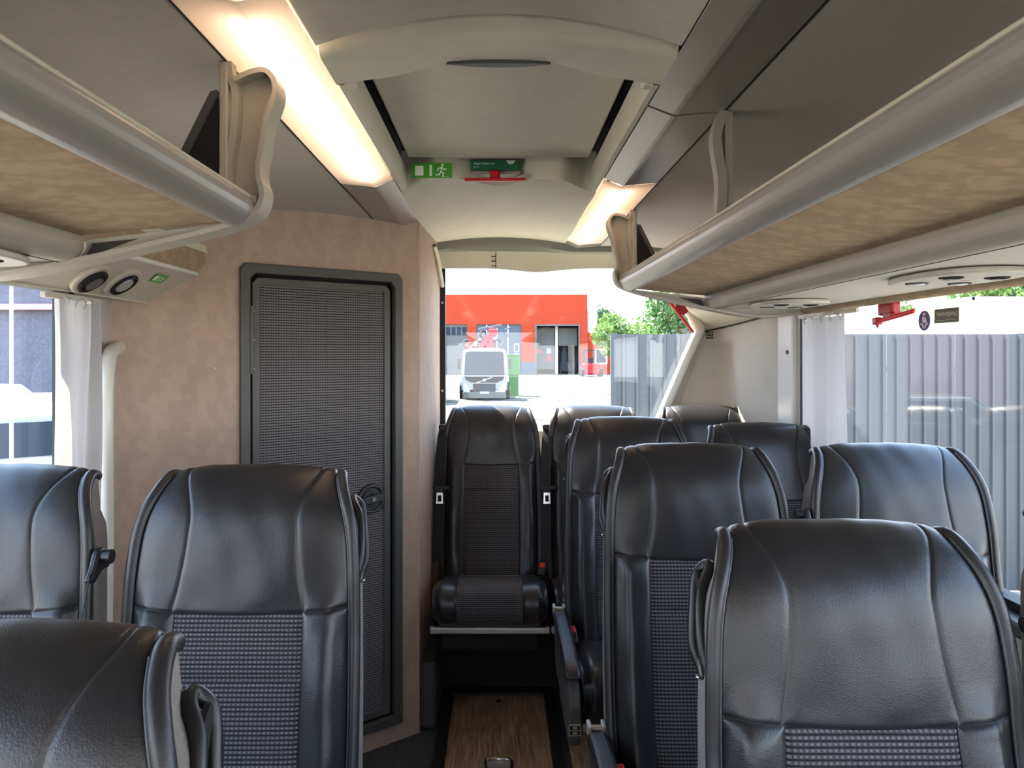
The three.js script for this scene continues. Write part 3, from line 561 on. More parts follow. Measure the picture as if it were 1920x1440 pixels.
// ------------------------------------------------------------------ curtains
function curtain(s, z0, z1, y0, y1, folds, seed, label) {
  const r = random(seed), rings = [], n = 160, m = 26, ph = [r() * 6, r() * 6, r() * 6];
  for (let j = 0; j <= m; j++) {
    const k = j / m, row = [];
    for (let i = 0; i <= n; i++) {
      const t = i / n, a = t * folds * 2 * PI;
      const depth = (0.012 + 0.012 * sin(t * 7 + ph[0])) * (0.55 + 0.45 * k) * sin(a + 0.5 * sin(k * 3 + t * 5 + ph[1])) + 0.006 * sin(a * 0.37 + ph[2] + k * 2);
      const gather = 1 - 0.05 * sin(k * PI) * sin(t * 3);
      row.push(V(s * (1.135 + depth), mix(y0, y1, k) + (j === m ? 0.006 * sin(a) : 0), mix(z0, z1, 0.5 + (t - 0.5) * gather) + 0.006 * sin(k * 5 + t * 9)));
    }
    rings.push(row);
  }
  const t = thing('curtain', label, 'curtain', [0, 0, 0]);
  obj('drape', [loft(rings)], M.curtain, t);
  obj('curtain_rail', [rbox(0.014, 0.016, abs(z1 - z0) + 0.1, s * 1.145, y1 + 0.008, (z0 + z1) / 2, 0.003)], M.plastic, t);
  for (let i = 0; i < folds; i++) obj('hook', [tube([[s * 1.13, y1 - 0.02, mix(z0, z1, (i + 0.5) / folds)], [s * 1.122, y1 - 0.004, mix(z0, z1, (i + 0.5) / folds) + 0.003], [s * 1.135, y1 + 0.008, mix(z0, z1, (i + 0.5) / folds)]], 0.002, 8, 5)], M.white, t);
}
curtain(1, -2.43, -2.79, 0.95, 1.655, 5, 3, 'white curtain gathered at the rear end of the right side window');
curtain(-1, -1.925, -2.1, 0.95, 1.665, 4, 8, 'white curtain gathered between left window and toilet wall');

// ------------------------------------------------------------------ seats
// local frame of a seat: x across, y up from the floor, z = 0 at the front of the head part, the seat faces +z
const backCurve = new THREE.CatmullRomCurve3([[0.209, 0.53, 0.135], [0.215, 0.62, 0.112], [0.216, 0.75, 0.083], [0.214, 0.88, 0.056], [0.211, 0.985, 0.034], [0.2095, 1.05, 0.02], [0.206, 1.12, 0.008], [0.2, 1.175, -0.002], [0.19, 1.215, -0.014], [0.179, 1.246, -0.033], [0.171, 1.267, -0.056], [0.166, 1.281, -0.084], [0.162, 1.284, -0.112], [0.159, 1.272, -0.138]].map((p) => V(...p)), false, 'centripetal');
const backSamples = []; { const N = 400; backCurve.arcLengthDivisions = 600; for (let i = 0; i <= N; i++) backSamples.push(backCurve.getPointAt(i / N)); }
const backLen = backCurve.getLength();
const backAt = (v) => { const a = clamp01(v) * 400, i = min(399, fl(a)); return backSamples[i].clone().lerp(backSamples[i + 1], a - i); };
const vOfY = (y) => { for (let i = 0; i < 400; i++) if (backSamples[i].y >= y) return i / 400; return 1; };
const normalAt = (v) => { const a = backAt(v - 0.01), b = backAt(v + 0.01), dy = b.y - a.y, dz = b.z - a.z, l = Math.hypot(dy, dz) || 1; return V(0, -dz / l, dy / l); };
function backS(u, v) {
  const p = backAt(v), n = normalAt(v), f = abs(u), k = smooth(0.97, 1.09, p.y);
  const body = 0.013 * smooth(0.5, 0.8, f) - 0.03 * smooth(0.82, 1.0, f), head = 0.005 * (1 - f * f) - 0.007 * pow(f, 6);
  const d = mix(body, head, k);
  return V(u * p.x, p.y + n.y * d, p.z + n.z * d);
}
const cushCurve = new THREE.CatmullRomCurve3([[0.212, 0.535, 0.1], [0.221, 0.556, 0.19], [0.227, 0.588, 0.33], [0.228, 0.607, 0.44], [0.227, 0.604, 0.5], [0.227, 0.582, 0.54], [0.226, 0.545, 0.553], [0.225, 0.505, 0.548], [0.226, 0.474, 0.53], [0.224, 0.46, 0.5]].map((p) => V(...p)), false, 'centripetal');
const cushLen = cushCurve.getLength();
function cushS(u, v) {
  const p = cushCurve.getPointAt(clamp01(v)), a = cushCurve.getPointAt(clamp01(v - 0.01)), b = cushCurve.getPointAt(clamp01(v + 0.01)), dy = b.y - a.y, dz = b.z - a.z, l = Math.hypot(dy, dz) || 1, f = abs(u);
  const d = 0.01 * smooth(0.5, 0.8, f) - 0.026 * smooth(0.86, 1, f);
  return V(u * p.x, p.y + dz / l * d, p.z - dy / l * d);
}
// one padded panel of a skin S(u, v), its rim sunk into the seam
function padded(S, len, half, uL, uR, v0, v1, nu, nv, puff, wrinkle, seed, seamDip = 0.0018) {
  const pos = [], uv = [], idx = [], e = 0.002, r = random(seed), q = [r() * 6, r() * 6, r() * 6, r() * 6];
  const f = (x) => typeof x === 'function' ? x : () => x, l0 = f(uL), r0 = f(uR), b0 = f(v0), b1 = f(v1);
  for (let j = 0; j <= nv; j++) for (let i = 0; i <= nu; i++) {
    const a = 0.5 - 0.5 * cos(PI * i / nu), b = 0.5 - 0.5 * cos(PI * j / nv), vm = mix(b0(0), b1(0), b), u = mix(l0(vm), r0(vm), a), v = mix(b0(u), b1(u), b);
    const p = S(u, v), du = S(min(1, u + e), v).sub(S(max(-1, u - e), v)), dv = S(u, min(1, v + e)).sub(S(u, max(0, v - e))), n = du.cross(dv).normalize();
    const W = abs(r0(vm) - l0(vm)) * half, Hh = abs(b1(u) - b0(u)) * len, d = min(a * W, (1 - a) * W, b * Hh, (1 - b) * Hh);
    let off = puff * (1 - exp(-d / 0.014)) - seamDip * exp(-((d / 0.0035) ** 2));
    if (wrinkle) { const X = u * half * 60, Y = v * len * 60, m = smooth(0.004, 0.03, d); off += wrinkle * m * (0.5 * sin(X * 0.55 + 1.3 * sin(Y * 0.33 + q[0]) + q[1]) + 0.35 * sin(Y * 0.62 - X * 0.4 + q[2]) + 0.3 * sin(X * 1.3 + Y * 0.2 + 2 * sin(Y * 0.21 + q[3]))); }
    p.addScaledVector(n, off);
    pos.push(p.x, p.y, p.z); uv.push(u * half, v * len);
  }
  for (let j = 0; j < nv; j++) for (let i = 0; i < nu; i++) { const a = j * (nu + 1) + i, b = a + 1, c = a + nu + 1, d = c + 1; idx.push(a, b, d, a, d, c); }
  const g = new THREE.BufferGeometry();
  g.setAttribute('position', new THREE.Float32BufferAttribute(pos, 3)); g.setAttribute('uv', new THREE.Float32BufferAttribute(uv, 2)); g.setIndex(idx); g.computeVertexNormals();
  g.userData.ownUV = true;
  return g;
}
const ready = (g) => { const n = join(g); n.userData.ready = true; return n; };
const SG = (() => { // shared geometries
  const vs = vOfY(1.028), vl = vOfY(0.905), G = {};
  const hb = (u) => vs - 0.012 + 0.02 * u * u, seam = (v) => { const k = (v - vs) / (1 - vs); return 0.6 - 0.07 * sin(clamp01(k * 1.3) * PI) + 0.24 * smooth(0.45, 0.9, k); };
  const B = (...a) => ready(padded(backS, backLen, 0.21, ...a)), C = (...a) => ready(padded(cushS, cushLen, 0.232, ...a));
  G.headCentre = B((v) => -seam(v), seam, hb, 1, 32, 48, 0.0012, 0.0014, 5);
  G.headLeft = B(-1, (v) => -seam(v), hb, 1, 14, 44, 0.0012, 0.0008, 6);
  G.headRight = B(seam, 1, hb, 1, 14, 44, 0.0012, 0.0008, 7);
  G.clothUpper = B(-0.585, 0.585, vl, hb, 20, 16, 0.004, 0, 8, 0.004);
  G.clothLower = B(-0.585, 0.585, 0, vl, 20, 24, 0.006, 0, 9, 0.004);
  G.bolsterLeft = B(-1, -0.585, 0, hb, 20, 60, 0.004, 0.0034, 10);
  G.bolsterRight = B(0.585, 1, 0, hb, 20, 60, 0.004, 0.0034, 12);
  G.seatCloth = C(-0.58, 0.58, 0.17, 1, 20, 30, 0.005, 0, 13, 0.004);
  G.seatRear = C(-0.58, 0.58, 0, 0.17, 16, 10, 0.003, 0.001, 14, 0.004);
  G.seatLeft = C(-1, -0.58, 0, 1, 14, 36, 0.005, 0.0015, 15);
  G.seatRight = C(0.58, 1, 0, 1, 14, 36, 0.005, 0.0015, 16);
  { // cushion body: fills the skin down to the frame
    const rings = []; for (let i = 0; i <= 24; i++) { const v = i / 24, a = cushS(-1, v), b = cushS(1, v); rings.push([V(a.x, max(a.y, 0.46), a.z - 0), V(a.x - 0.004, max(a.y - 0.014, 0.455), a.z - 0.006), V(a.x + 0.004, 0.44, min(a.z, 0.5)), V(b.x - 0.004, 0.44, min(b.z, 0.5)), V(b.x + 0.004, max(b.y - 0.014, 0.455), b.z - 0.006), V(b.x, max(b.y, 0.46), b.z)]); }
    G.cushionBody = ready([loft(rings, false), span(-0.205, 0.205, 0.44, 0.53, 0.06, 0.5)]);
  }
  { // back shell
    const rings = []; const n = 28;
    for (let j = 0; j <= 44; j++) {
      const v = mix(0.0, 0.97, j / 44), nn = normalAt(min(v, 0.86)), D = mix(0.12, 0.085, smooth(0, 0.75, v)) * (1 - smooth(0.86, 0.985, v)) + 0.006, e = backS(1, v), w = e.x + 0.014;
      const r = []; for (let i = 0; i <= n; i++) { const th = PI * i / n, cx = cos(th), sx = sin(th); const d = 0.002 + D * pow(sx, 0.3), x = (w + 0.05 * min(d, 0.1)) * Math.sign(cx) * pow(abs(cx), 0.24); r.push(V(x, e.y - nn.y * d, e.z - nn.z * d)); }
      rings.push(r);
    }
    G.shell = ready([loft(rings)]);
  }
  { // rolled edges and piping
    const roll = [], pip = [];
    for (const s of [-1, 1]) {
      const a = [], b = [], c = [];
      for (let i = 0; i <= 22; i++) { const v = mix(0, 0.91, i / 22), p = backS(s, v), n = normalAt(v); a.push(V(p.x + s * 0.01, p.y - n.y * 0.003, p.z - n.z * 0.003)); b.push(V(p.x + s * 0.001, p.y + n.y * 0.002, p.z + n.z * 0.002)); c.push(V(p.x + s * 0.02, p.y - n.y * 0.022, p.z - n.z * 0.022)); }
      const l = a[a.length - 1]; a.push(V(l.x - s * 0.004, l.y + 0.006, l.z - 0.02), V(l.x - s * 0.008, l.y, l.z - 0.045));
      const l2 = c[c.length - 1]; c.push(V(l2.x - s * 0.008, l2.y - 0.004, l2.z - 0.03));
      roll.push(capped(a, 0.0115, 70, 10)); pip.push(tube(b, 0.0028, 60, 6));
    }
    G.roll = ready(roll); G.piping = ready(pip);
  }
  { // grab loop for the aisle side (right-hand version, mirrored below)
    const mk = (s) => { const p = [], x = s * 0.234; for (const [y, z] of [[1.0, -0.02], [1.06, -0.024], [1.14, -0.042], [1.17, -0.056], [1.174, -0.07], [1.155, -0.082], [1.1, -0.078], [1.03, -0.068], [0.998, -0.056], [0.992, -0.036]]) { const yy = 1.065 + (y - 0.992) * 0.85, e = backS(1, vOfY(yy)); p.push(V(s * (e.x + (abs(y - 1.083) > 0.082 ? 0.008 : 0.018)), yy, e.z + z * 0.9 - 0.018)); } const c = new THREE.CatmullRomCurve3(p, true, 'centripetal'); return ready([new THREE.TubeGeometry(c, 80, 0.0085, 10, true)]); };
    G.loop = { '-1': mk(-1), 1: mk(1) };
    const well = (s) => ready([slab(spline2([[1.005, -0.026], [1.14, -0.045], [1.166, -0.064], [1.153, -0.076], [1.03, -0.063], [1.0, -0.052]].map(([y, z]) => { const yy = 1.065 + (y - 0.992) * 0.85; return [backS(1, vOfY(yy)).z + z * 0.9 - 0.018, yy]; }), 40, true), 0.006, 0).rotateY(-PI / 2).translate(s * 0.214 + 0.003, 0, 0)]);
    G.well = { '-1': well(-1), 1: well(1) };
  }
  G.base = ready([span(-0.2, 0.2, 0.33, 0.44, 0.02, 0.46, 0.02)]);
  G.pedestal = ready([span(-0.05, 0.05, 0, 0.34, 0.1, 0.36, 0.02), span(-0.16, 0.16, 0, 0.03, 0.05, 0.42, 0.01)]);
  G.bar = ready([rbox(0.455, 0.028, 0.03, 0, 0.43, 0.49, 0.008)]);
  { // armrest for the aisle side
    const mk = (s) => {
      const x = s * 0.256;
      const pad = slab(spline2([[0.06, 0.618], [0.12, 0.634], [0.3, 0.64], [0.46, 0.636], [0.545, 0.62], [0.562, 0.6], [0.54, 0.586], [0.3, 0.59], [0.1, 0.592]], 60, true), 0.044, 0, undefined, 0.009).rotateY(-PI / 2).translate(x + 0.022, 0, 0);
      const side = slab(spline2([[0.02, 0.6], [0.3, 0.592], [0.5, 0.58], [0.556, 0.54], [0.56, 0.46], [0.548, 0.405], [0.49, 0.4], [0.3, 0.425], [0.05, 0.44]], 60, true), 0.034, 0, undefined, 0.006).rotateY(-PI / 2).translate(x + 0.017 - s * 0.004, 0, 0);
      const hinge = [rbox(0.011, 0.03, 0.04, x - 0.017, 0.622, 0.05, 0.003), rbox(0.011, 0.03, 0.04, x + 0.017, 0.622, 0.05, 0.003), cyl(0.008, 0.008, 0.04, 14).rotateZ(PI / 2).translate(x, 0.624, 0.05)];
      return { pad: ready([pad]), side: ready([side]), hinge: ready(hinge) };
    };
    G.arm = { '-1': mk(-1), 1: mk(1) };
  }
  { // shoulder belt guide with strap, fixed to one side of the back
    const mk = (s) => {
      const x = s * 0.232;
      return {
        guide: ready([slab(spline2([[-0.028, 1.12], [-0.006, 1.142], [0.014, 1.138], [0.03, 1.11], [0.044, 1.09], [0.03, 1.082], [0.0, 1.098], [-0.026, 1.1]], 40, true), 0.014, 0, undefined, 0.004).rotateY(-PI / 2).translate(x + 0.007 + s * 0.008, 0, 0), cyl(0.012, 0.014, 0.03, 18).rotateZ(PI / 2).translate(x + s * 0.018, 1.126, 0.002)]),
        strap: ready([loft([[1.1, 0.022], [1.0, 0.06], [0.85, 0.085], [0.7, 0.11], [0.56, 0.135]].map(([y, z], i) => { const X = x + s * 0.011 + s * 0.001 * i, w = 0.021; return [V(X - s * 0.016, y, z - w + 0.012), V(X, y + 0.001, z + w), V(X + s * 0.002, y, z + w), V(X - s * 0.014, y - 0.001, z - w + 0.012)]; }), true)]),
      };
    };
    G.belt = { '-1': mk(-1), 1: mk(1) };
  }
  { // diagonal lap-and-shoulder belt of the rear bench, left side of each seat
    const x = -0.231;
    const path = [[x + 0.012, 1.19, -0.03], [x + 0.004, 1.15, 0.0], [x - 0.006, 1.05, 0.035], [x - 0.008, 0.93, 0.066], [x - 0.008, 0.8, 0.09], [x - 0.008, 0.6, 0.125]];
    G.rearStrap = ready([loft(path.map(([a, y, z]) => [V(a - 0.022, y, z), V(a + 0.024, y, z + 0.004), V(a + 0.024, y, z + 0.006), V(a - 0.022, y, z + 0.002)]), true)]);
    G.rearGuide = ready([rbox(0.05, 0.03, 0.03, x + 0.01, 1.19, -0.03, 0.008)]);
    G.tongueGrip = ready([rbox(0.075, 0.018, 0.016, x + 0.004, 0.925, 0.078, 0.005), rbox(0.04, 0.02, 0.014, x - 0.004, 0.912, 0.08, 0.004)]);
    G.tongue = ready([slab([[-0.016, -0.05], [0.016, -0.05], [0.014, 0], [-0.014, 0]], 0.003, 0, [[[-0.008, -0.04], [0.008, -0.04], [0.008, -0.012], [-0.008, -0.012]]]).rotateX(-0.12).translate(x - 0.002, 0.905, 0.086)]);
  }
  G.buckle = ready([rbox(0.03, 0.05, 0.022, 0, 0, 0, 0.005)]);
  G.buckleTop = ready([rbox(0.024, 0.022, 0.024, 0, 0.02, 0.001, 0.004)]);
  return G;
})();
const plateNumber = std({ map: printed(96, 96, (g) => { g.fillStyle = '#c9b9a4'; g.fillRect(0, 0, 96, 96); g.fillStyle = '#1d1a18'; g.fillRect(6, 6, 84, 40); g.fillRect(6, 50, 84, 40); g.fillStyle = '#d9c9b4'; g.font = 'bold 36px sans-serif'; g.textAlign = 'center'; g.fillText('50', 48, 40); g.fillText('49', 48, 84); }), roughness: 0.5 });
// aisle: side (-1 left, 1 right) of grab loop and armrest, 0 for none; belt: side of the shoulder guide, 0 for none
function seat(x, d, label, { drop = 0, aisle = 0, belt = 0, bench = false, number = false, group } = {}) {
  const t = thing('coach_seat', label, 'seat', [x, -drop, -d], 0, group);
  const part = (n, g, m, p = t) => obj(n, g, m, p);
  part('head_panel', SG.headCentre, M.leather); part('head_side_panel', SG.headLeft, M.leather); part('head_side_panel', SG.headRight, M.leather);
  part('back_cloth', SG.clothUpper, M.cloth); part('back_cloth', SG.clothLower, M.cloth);
  part('back_bolster', SG.bolsterLeft, M.leather); part('back_bolster', SG.bolsterRight, M.leather);
  part('edge_roll', SG.roll, M.trim); part('piping', SG.piping, M.piping);
  part('back_shell', SG.shell, M.shell);
  const c = part('cushion', SG.cushionBody, M.trim);
  part('cushion_cloth', SG.seatCloth, M.cloth, c); part('cushion_rear_strip', SG.seatRear, M.leather, c); part('cushion_side', SG.seatLeft, M.leather, c); part('cushion_side', SG.seatRight, M.leather, c);
  part('seat_frame', SG.base, M.blackMatte); part('front_bar', SG.bar, M.steel).scale.x = bench ? 1.06 : 1;
  if (!bench) part('pedestal', SG.pedestal, M.black);
  
  if (aisle) {
    const g = part('grab_loop', SG.loop[aisle], M.black); part('loop_recess', SG.well[aisle], M.blackMatte, g);
    const sw = obj('loop_screw', [ball(0.004, aisle * 0.228, 1.066, -0.04, 8)], M.chrome, g);
    const a = part('armrest', SG.arm[aisle].pad, M.trim); part('armrest_hinge', SG.arm[aisle].hinge, M.steel, a);
    const s = part('side_cover', SG.arm[aisle].side, M.greyTrim);
    if (number) obj('number_plate', [plate(0.034, 0.034, 0.002, 0.002).rotateX(0.12).translate(aisle * 0.252, 0.455, 0.562)], plateNumber, s);
  }
  if (belt) { const g = part('belt_guide', SG.belt[belt].guide, M.black); part('belt_strap', SG.belt[belt].strap, M.strap, g); }
  if (bench) {
    const s = part('belt_strap', SG.rearStrap, M.strap); part('belt_guide', SG.rearGuide, M.black, s); const k = part('tongue_grip', SG.tongueGrip, M.black); part('belt_tongue', SG.tongue, M.chrome, k);
  }
  { const side = aisle || 1, b = part('belt_buckle', SG.buckle, M.black); b.position.set(side * 0.222, 0.585, 0.2); b.rotation.x = -0.5; b.rotation.z = -side * 0.15; part('release_button', SG.buckleTop, M.red, b); }
  return t;
}
seat(0.53, 1.09, 'largest black leather seat at the lower right, nearest right-hand aisle seat', { drop: 0.034, aisle: -1 });
seat(0.49, 1.84, 'second right-hand aisle seat, behind the large nearest one', { aisle: -1 });
seat(0.468, 2.68, 'third right-hand aisle seat with number plate, just ahead of the rear bench', { aisle: -1, number: true });
seat(1.03, 1.09, 'seat at the right picture edge beside the large nearest seat', { belt: -1 });
seat(0.995, 1.84, 'window seat with belt guide in front of the corrugated fence, second row right', { belt: -1 });
seat(0.962, 2.68, 'window seat below the right curtain, third row right', { drop: 0.022, belt: -1 });
seat(-0.5, 1.46, 'left aisle seat directly in front of the toilet door', { aisle: 1 });
seat(-1.02, 1.46, 'left window seat with belt guide below the left curtain', { belt: 1 });
seat(-0.5, 0.64, 'seat at the lower left picture corner, cut by the frame', { drop: 0.036, aisle: 1 });
seat(-0.035, 3.48, 'rear bench seat at the end of the aisle beside the toilet wall', { drop: 0.012, bench: true, group: 'rear bench seats' });
seat(0.452, 3.48, 'middle rear bench seat in front of the rear window', { drop: 0.012, bench: true, group: 'rear bench seats' });
seat(0.962, 3.48, 'rear bench seat in the right corner below the beige panel', { drop: 0.012, bench: true, group: 'rear bench seats' });

// ------------------------------------------------------------------ small fittings
function hammer(name, pos, rotation, label) {
  const t = thing(name, label, 'hammer', pos); t.rotation.set(...rotation);
  obj('holder', [rbox(0.085, 0.036, 0.03, 0, 0.02, 0, 0.008), rbox(0.05, 0.016, 0.026, 0.01, 0.0, 0, 0.004)], M.redDark, t);
  const h = obj('handle', [capped([[-0.05, -0.012, 0.004], [0.02, -0.008, 0.004], [0.135, 0.0, 0.004]], 0.007, 20, 8)], M.red, t);
  obj('head', [rbox(0.03, 0.022, 0.022, -0.062, -0.012, 0.004, 0.006), new THREE.ConeGeometry(0.006, 0.014, 10).rotateX(PI).translate(-0.062, -0.028, 0.004)], M.redDark, h);
}
hammer('safety_hammer', [1.135, 1.634, -2.17], [0, -PI / 2 - 0.02, 0.03], 'red safety hammer hanging at the top of the right side window');
hammer('safety_hammer', [0.875, 1.745, -3.66], [0, 0, -0.98], 'red safety hammer on the rear window pillar under the rack end');
{
  const belt = printed(192, 320, (g, w, h) => {
    g.fillStyle = '#32386f'; g.beginPath(); g.ellipse(w / 2, h / 2, w / 2, h / 2, 0, 0, 7); g.fill();
    g.fillStyle = '#e6e8ee'; g.strokeStyle = '#e6e8ee'; g.beginPath(); g.arc(96, 58, 24, 0, 7); g.fill();
    g.beginPath(); g.moveTo(70, 96); g.lineTo(122, 96); g.lineTo(140, 196); g.lineTo(52, 196); g.fill();
    g.lineWidth = 20; g.lineCap = 'round'; g.beginPath(); g.moveTo(40, 210); g.lineTo(74, 224); g.lineTo(80, 276); g.moveTo(152, 210); g.lineTo(118, 224); g.lineTo(112, 276); g.stroke();
    g.strokeStyle = '#32386f'; g.lineWidth = 11; g.beginPath(); g.moveTo(124, 92); g.lineTo(56, 190); g.moveTo(50, 200); g.lineTo(142, 200); g.stroke();
  });
  const disc = new THREE.CylinderGeometry(0.5, 0.5, 1, 48).rotateX(PI / 2).scale(0.058, 0.058 * 1, 0.0012), q = disc.attributes.position, u = disc.attributes.uv;
  for (let i = 0; i < q.count; i++) u.setXY(i, q.getX(i) / 0.058 + 0.5, q.getY(i) / 0.058 + 0.5);
  disc.userData.ownUV = true;
  tag(obj('seat_belt_sticker', [disc.rotateY(-PI / 2).translate(1.224, 1.618, -2.147)], std({ map: belt, roughness: 0.5 })), 'round blue seat-belt sticker on the right side window', 'sticker');
  const exit = printed(384, 176, (g, w, h) => { g.fillStyle = '#4c5a46'; g.fillRect(0, 0, w, h); g.strokeStyle = '#b9bda6'; g.lineWidth = 4; g.strokeRect(5, 5, w - 10, h - 10); g.fillStyle = '#c9cdb4'; g.font = '64px sans-serif'; g.textAlign = 'center'; g.fillText('Nødutgang', w / 2, 84, w - 40); g.fillRect(30, 140, w - 60, 3); });
  tag(obj('emergency_exit_sticker', [plate(0.112, 0.04, 0.0012, 0.001).rotateY(-PI / 2).translate(1.224, 1.627, -2.04)], std({ map: exit, roughness: 0.5 })), 'dark green rectangular exit sticker with pale writing on the right side window', 'sticker');
}

// ------------------------------------------------------------------ outside
const GROUND = EYE - 2.6;
const ground = structGroup('ground');
obj('gravel_yard', [span(-160, 160, GROUND - 0.2, GROUND, -8.6, -220)], M.gravel, ground);
obj('bounce_gravel', [span(-160, 160, GROUND - 0.2, GROUND, 80, -8.6)], M.gravelBounce, ground);  // unseen ground round the coach, made paler to reflect daylight inside
{ // corrugated fence across the yard, one sheet after the other
  const pitch = 0.15, per = 5, w = pitch * per, top = EYE + 0.235;
  const prof = []; for (let i = 0; i < per; i++) { const x = i * pitch; prof.push([x, 0], [x + 0.085, 0], [x + 0.095, -0.028], [x + 0.122, -0.028], [x + 0.132, 0]); } prof.push([w - 0.004, 0]);
  const back = prof.map(([x, y]) => [x, y - 0.004]).reverse();
  const sheet = ready([slab([...prof, ...back], top - GROUND - 0.02, 0).rotateX(-PI / 2)]), rail = ready([box(w, 0.06, 0.04, w / 2, 0, -0.08)]), post = ready([box(0.07, top - GROUND, 0.07, 0, (top - GROUND) / 2, -0.1)]);
  const f = thing('fence', 'grey corrugated metal fence behind the coach', 'fence', [1.26, 0, -8.2]);
  for (let i = 0; i < 15; i++) {
    const s = obj('sheet', sheet, M.fence, f); s.position.set(i * w, GROUND + 0.01, 0);
    for (const y of [GROUND + 0.5, top - 0.4]) { const r = obj('rail', rail, M.fenceDark, f); r.position.set(i * w, y, 0); }
    if (i % 3 === 0) { const p = obj('post', post, M.fenceDark, f); p.position.set(i * w + 0.03, GROUND, 0); }
  }
  obj('edge_cover', [box(0.06, top - GROUND, 0.06, 0, GROUND + (top - GROUND) / 2, 0)], M.fenceDark, f);
}
{ // orange workshop
  const Z = -100, x0 = -22, x1 = 11.9, top = EYE + 8.05;
  const b = thing('workshop_building', 'orange workshop building with tall doors behind the yard', 'building', [0, 0, 0]);
  const openings = [[-7.2, -4.2], [-3.0, 3.05], [4.86, 10.86]], doorTop = EYE + 4.07;
  const cells = []; let x = x0;
  for (const [a, c] of openings) { cells.push(span(x, a, GROUND, doorTop, Z, Z - 0.5)); x = c; }
  cells.push(span(x, x1, GROUND, doorTop, Z, Z - 0.5), span(x0, x1, doorTop, top, Z, Z - 0.5), span(x0, x0 + 0.5, GROUND, top, Z - 0.5, Z - 18), span(x1 - 0.5, x1, GROUND, top, Z - 0.5, Z - 18), span(x0 + 0.5, x1 - 0.5, top - 0.4, top, Z - 0.5, Z - 18), span(x0 + 0.5, x1 - 0.5, GROUND, top - 0.4, Z - 17.6, Z - 18));
  obj('facade', cells, M.orange, b);
  obj('plinth', [span(3.05, 4.86, GROUND, EYE - 0.95, Z + 0.05, Z), span(10.86, 11.9, GROUND, EYE - 2.0, Z + 0.05, Z)], M.slate, b);
  // left opening: pale roller door
  const d3 = obj('roller_door', [span(-7.2, -4.2, GROUND, doorTop, Z - 0.3, Z - 0.4)], M.shopGrey, b);
  for (let i = 0; i < 4; i++) obj('door_window', [span(-7.05 + i * 0.72, -6.5 + i * 0.72, EYE + 2.6, EYE + 3.7, Z - 0.26, Z - 0.3)], M.carGlass, d3);
  // middle opening: dark door with white mullions and a wicket
  const d2 = obj('folding_door', [span(-3, 3.05, GROUND, doorTop, Z - 0.25, Z - 0.35)], M.slate, b);
  for (const px of [-1.62, -0.22, 1.25]) obj('mullion', [span(px - 0.07, px + 0.07, GROUND, doorTop, Z - 0.18, Z - 0.25)], M.white, d2);
  for (const y of [EYE + 0.35, EYE - 1.0]) obj('notice_board', [span(2.05, 2.75, y, y + 1.15, Z - 0.2, Z - 0.25), ], M.white, d2);
  for (const y of [EYE + 0.35, EYE - 1.0]) obj('notice_sheet', [span(2.15, 2.65, y + 0.1, y + 1.0, Z - 0.17, Z - 0.2)], M.shopGrey, d2);
  // right opening: grey sliding doors, room behind
  const d1 = obj('door_frame', [span(4.86, 5.1, GROUND, doorTop, Z + 0.04, Z - 0.4), span(10.7, 10.86, GROUND, doorTop, Z + 0.04, Z - 0.4), span(4.86, 10.86, doorTop - 0.2, doorTop, Z + 0.02, Z - 0.4)], M.shopGrey, b);
  obj('inner_wall', [span(4.4, 11.2, GROUND, doorTop, Z - 5.8, Z - 6), span(4.3, 4.5, GROUND, doorTop, Z - 0.5, Z - 6), span(11.2, 11.4, GROUND, doorTop, Z - 0.5, Z - 6), span(4.3, 11.4, doorTop, doorTop + 0.2, Z - 0.5, Z - 6)], M.shopGrey, d1);
  obj('door_leaf', [span(5.1, 7.6, GROUND + 0.6, doorTop - 0.45, Z - 2.0, Z - 2.2)], M.shopGrey, d1);
  obj('door_leaf', [span(8.15, 10.7, EYE + 1.2, doorTop - 0.45, Z - 2.0, Z - 2.2)], M.shopGrey, d1);
  obj('pillar', [span(7.7, 8.05, GROUND, doorTop, Z - 1.6, Z - 2.0)], M.cream, d1);
  obj('poster', [cyl(0.3, 0.3, 0.04, 16).rotateX(PI / 2).translate(5.5, EYE + 0.45, Z - 1.96)], M.lampRed, d1);
  obj('poster', [span(6.6, 7.1, EYE + 0.2, EYE + 0.85, Z - 1.94, Z - 1.98)], M.white, d1);
  obj('poster', [span(6.6, 7.1, EYE - 0.9, EYE - 0.1, Z - 1.94, Z - 1.98)], M.lampRed, d1);
  obj('workshop_machine', [rbox(0.9, 2.4, 0.8, 9.0, GROUND + 1.9, Z - 3, 0.2), rbox(2.4, 1.5, 1, 9.6, GROUND + 0.95, Z - 3, 0.2), cyl(0.35, 0.45, 1.1, 14).translate(9.0, GROUND + 3.3, Z - 3), rbox(0.25, 1, 0.25, 8.5, GROUND + 0.5, Z - 2.6, 0.05), rbox(0.25, 1, 0.25, 10.4, GROUND + 0.5, Z - 2.6, 0.05)], M.machineDark, d1);
}
{ // low annex with sloping roof line
  const Z = -100, b = thing('annex', 'low orange annex with sloping roof and small white window', 'building', [0, 0, 0]);
  obj('annex_wall', [slab([[11.92, GROUND], [16.6, GROUND], [16.6, EYE + 1.35], [11.92, EYE + 3.05]], 8, Z - 8.3)], M.orange, b);
  const w = obj('window_frame', [slab([[12.9, EYE - 1.3], [14.6, EYE - 1.3], [14.6, EYE + 0.78], [12.9, EYE + 0.78]], 0.12, Z - 0.28, [[[13.1, EYE - 1.1], [14.4, EYE - 1.1], [14.4, EYE + 0.58], [13.1, EYE + 0.58]]])], M.white, b);
  obj('pane', [span(13.1, 14.4, EYE - 1.1, EYE + 0.58, Z - 0.22, Z - 0.26)], M.carGlass, w);
}
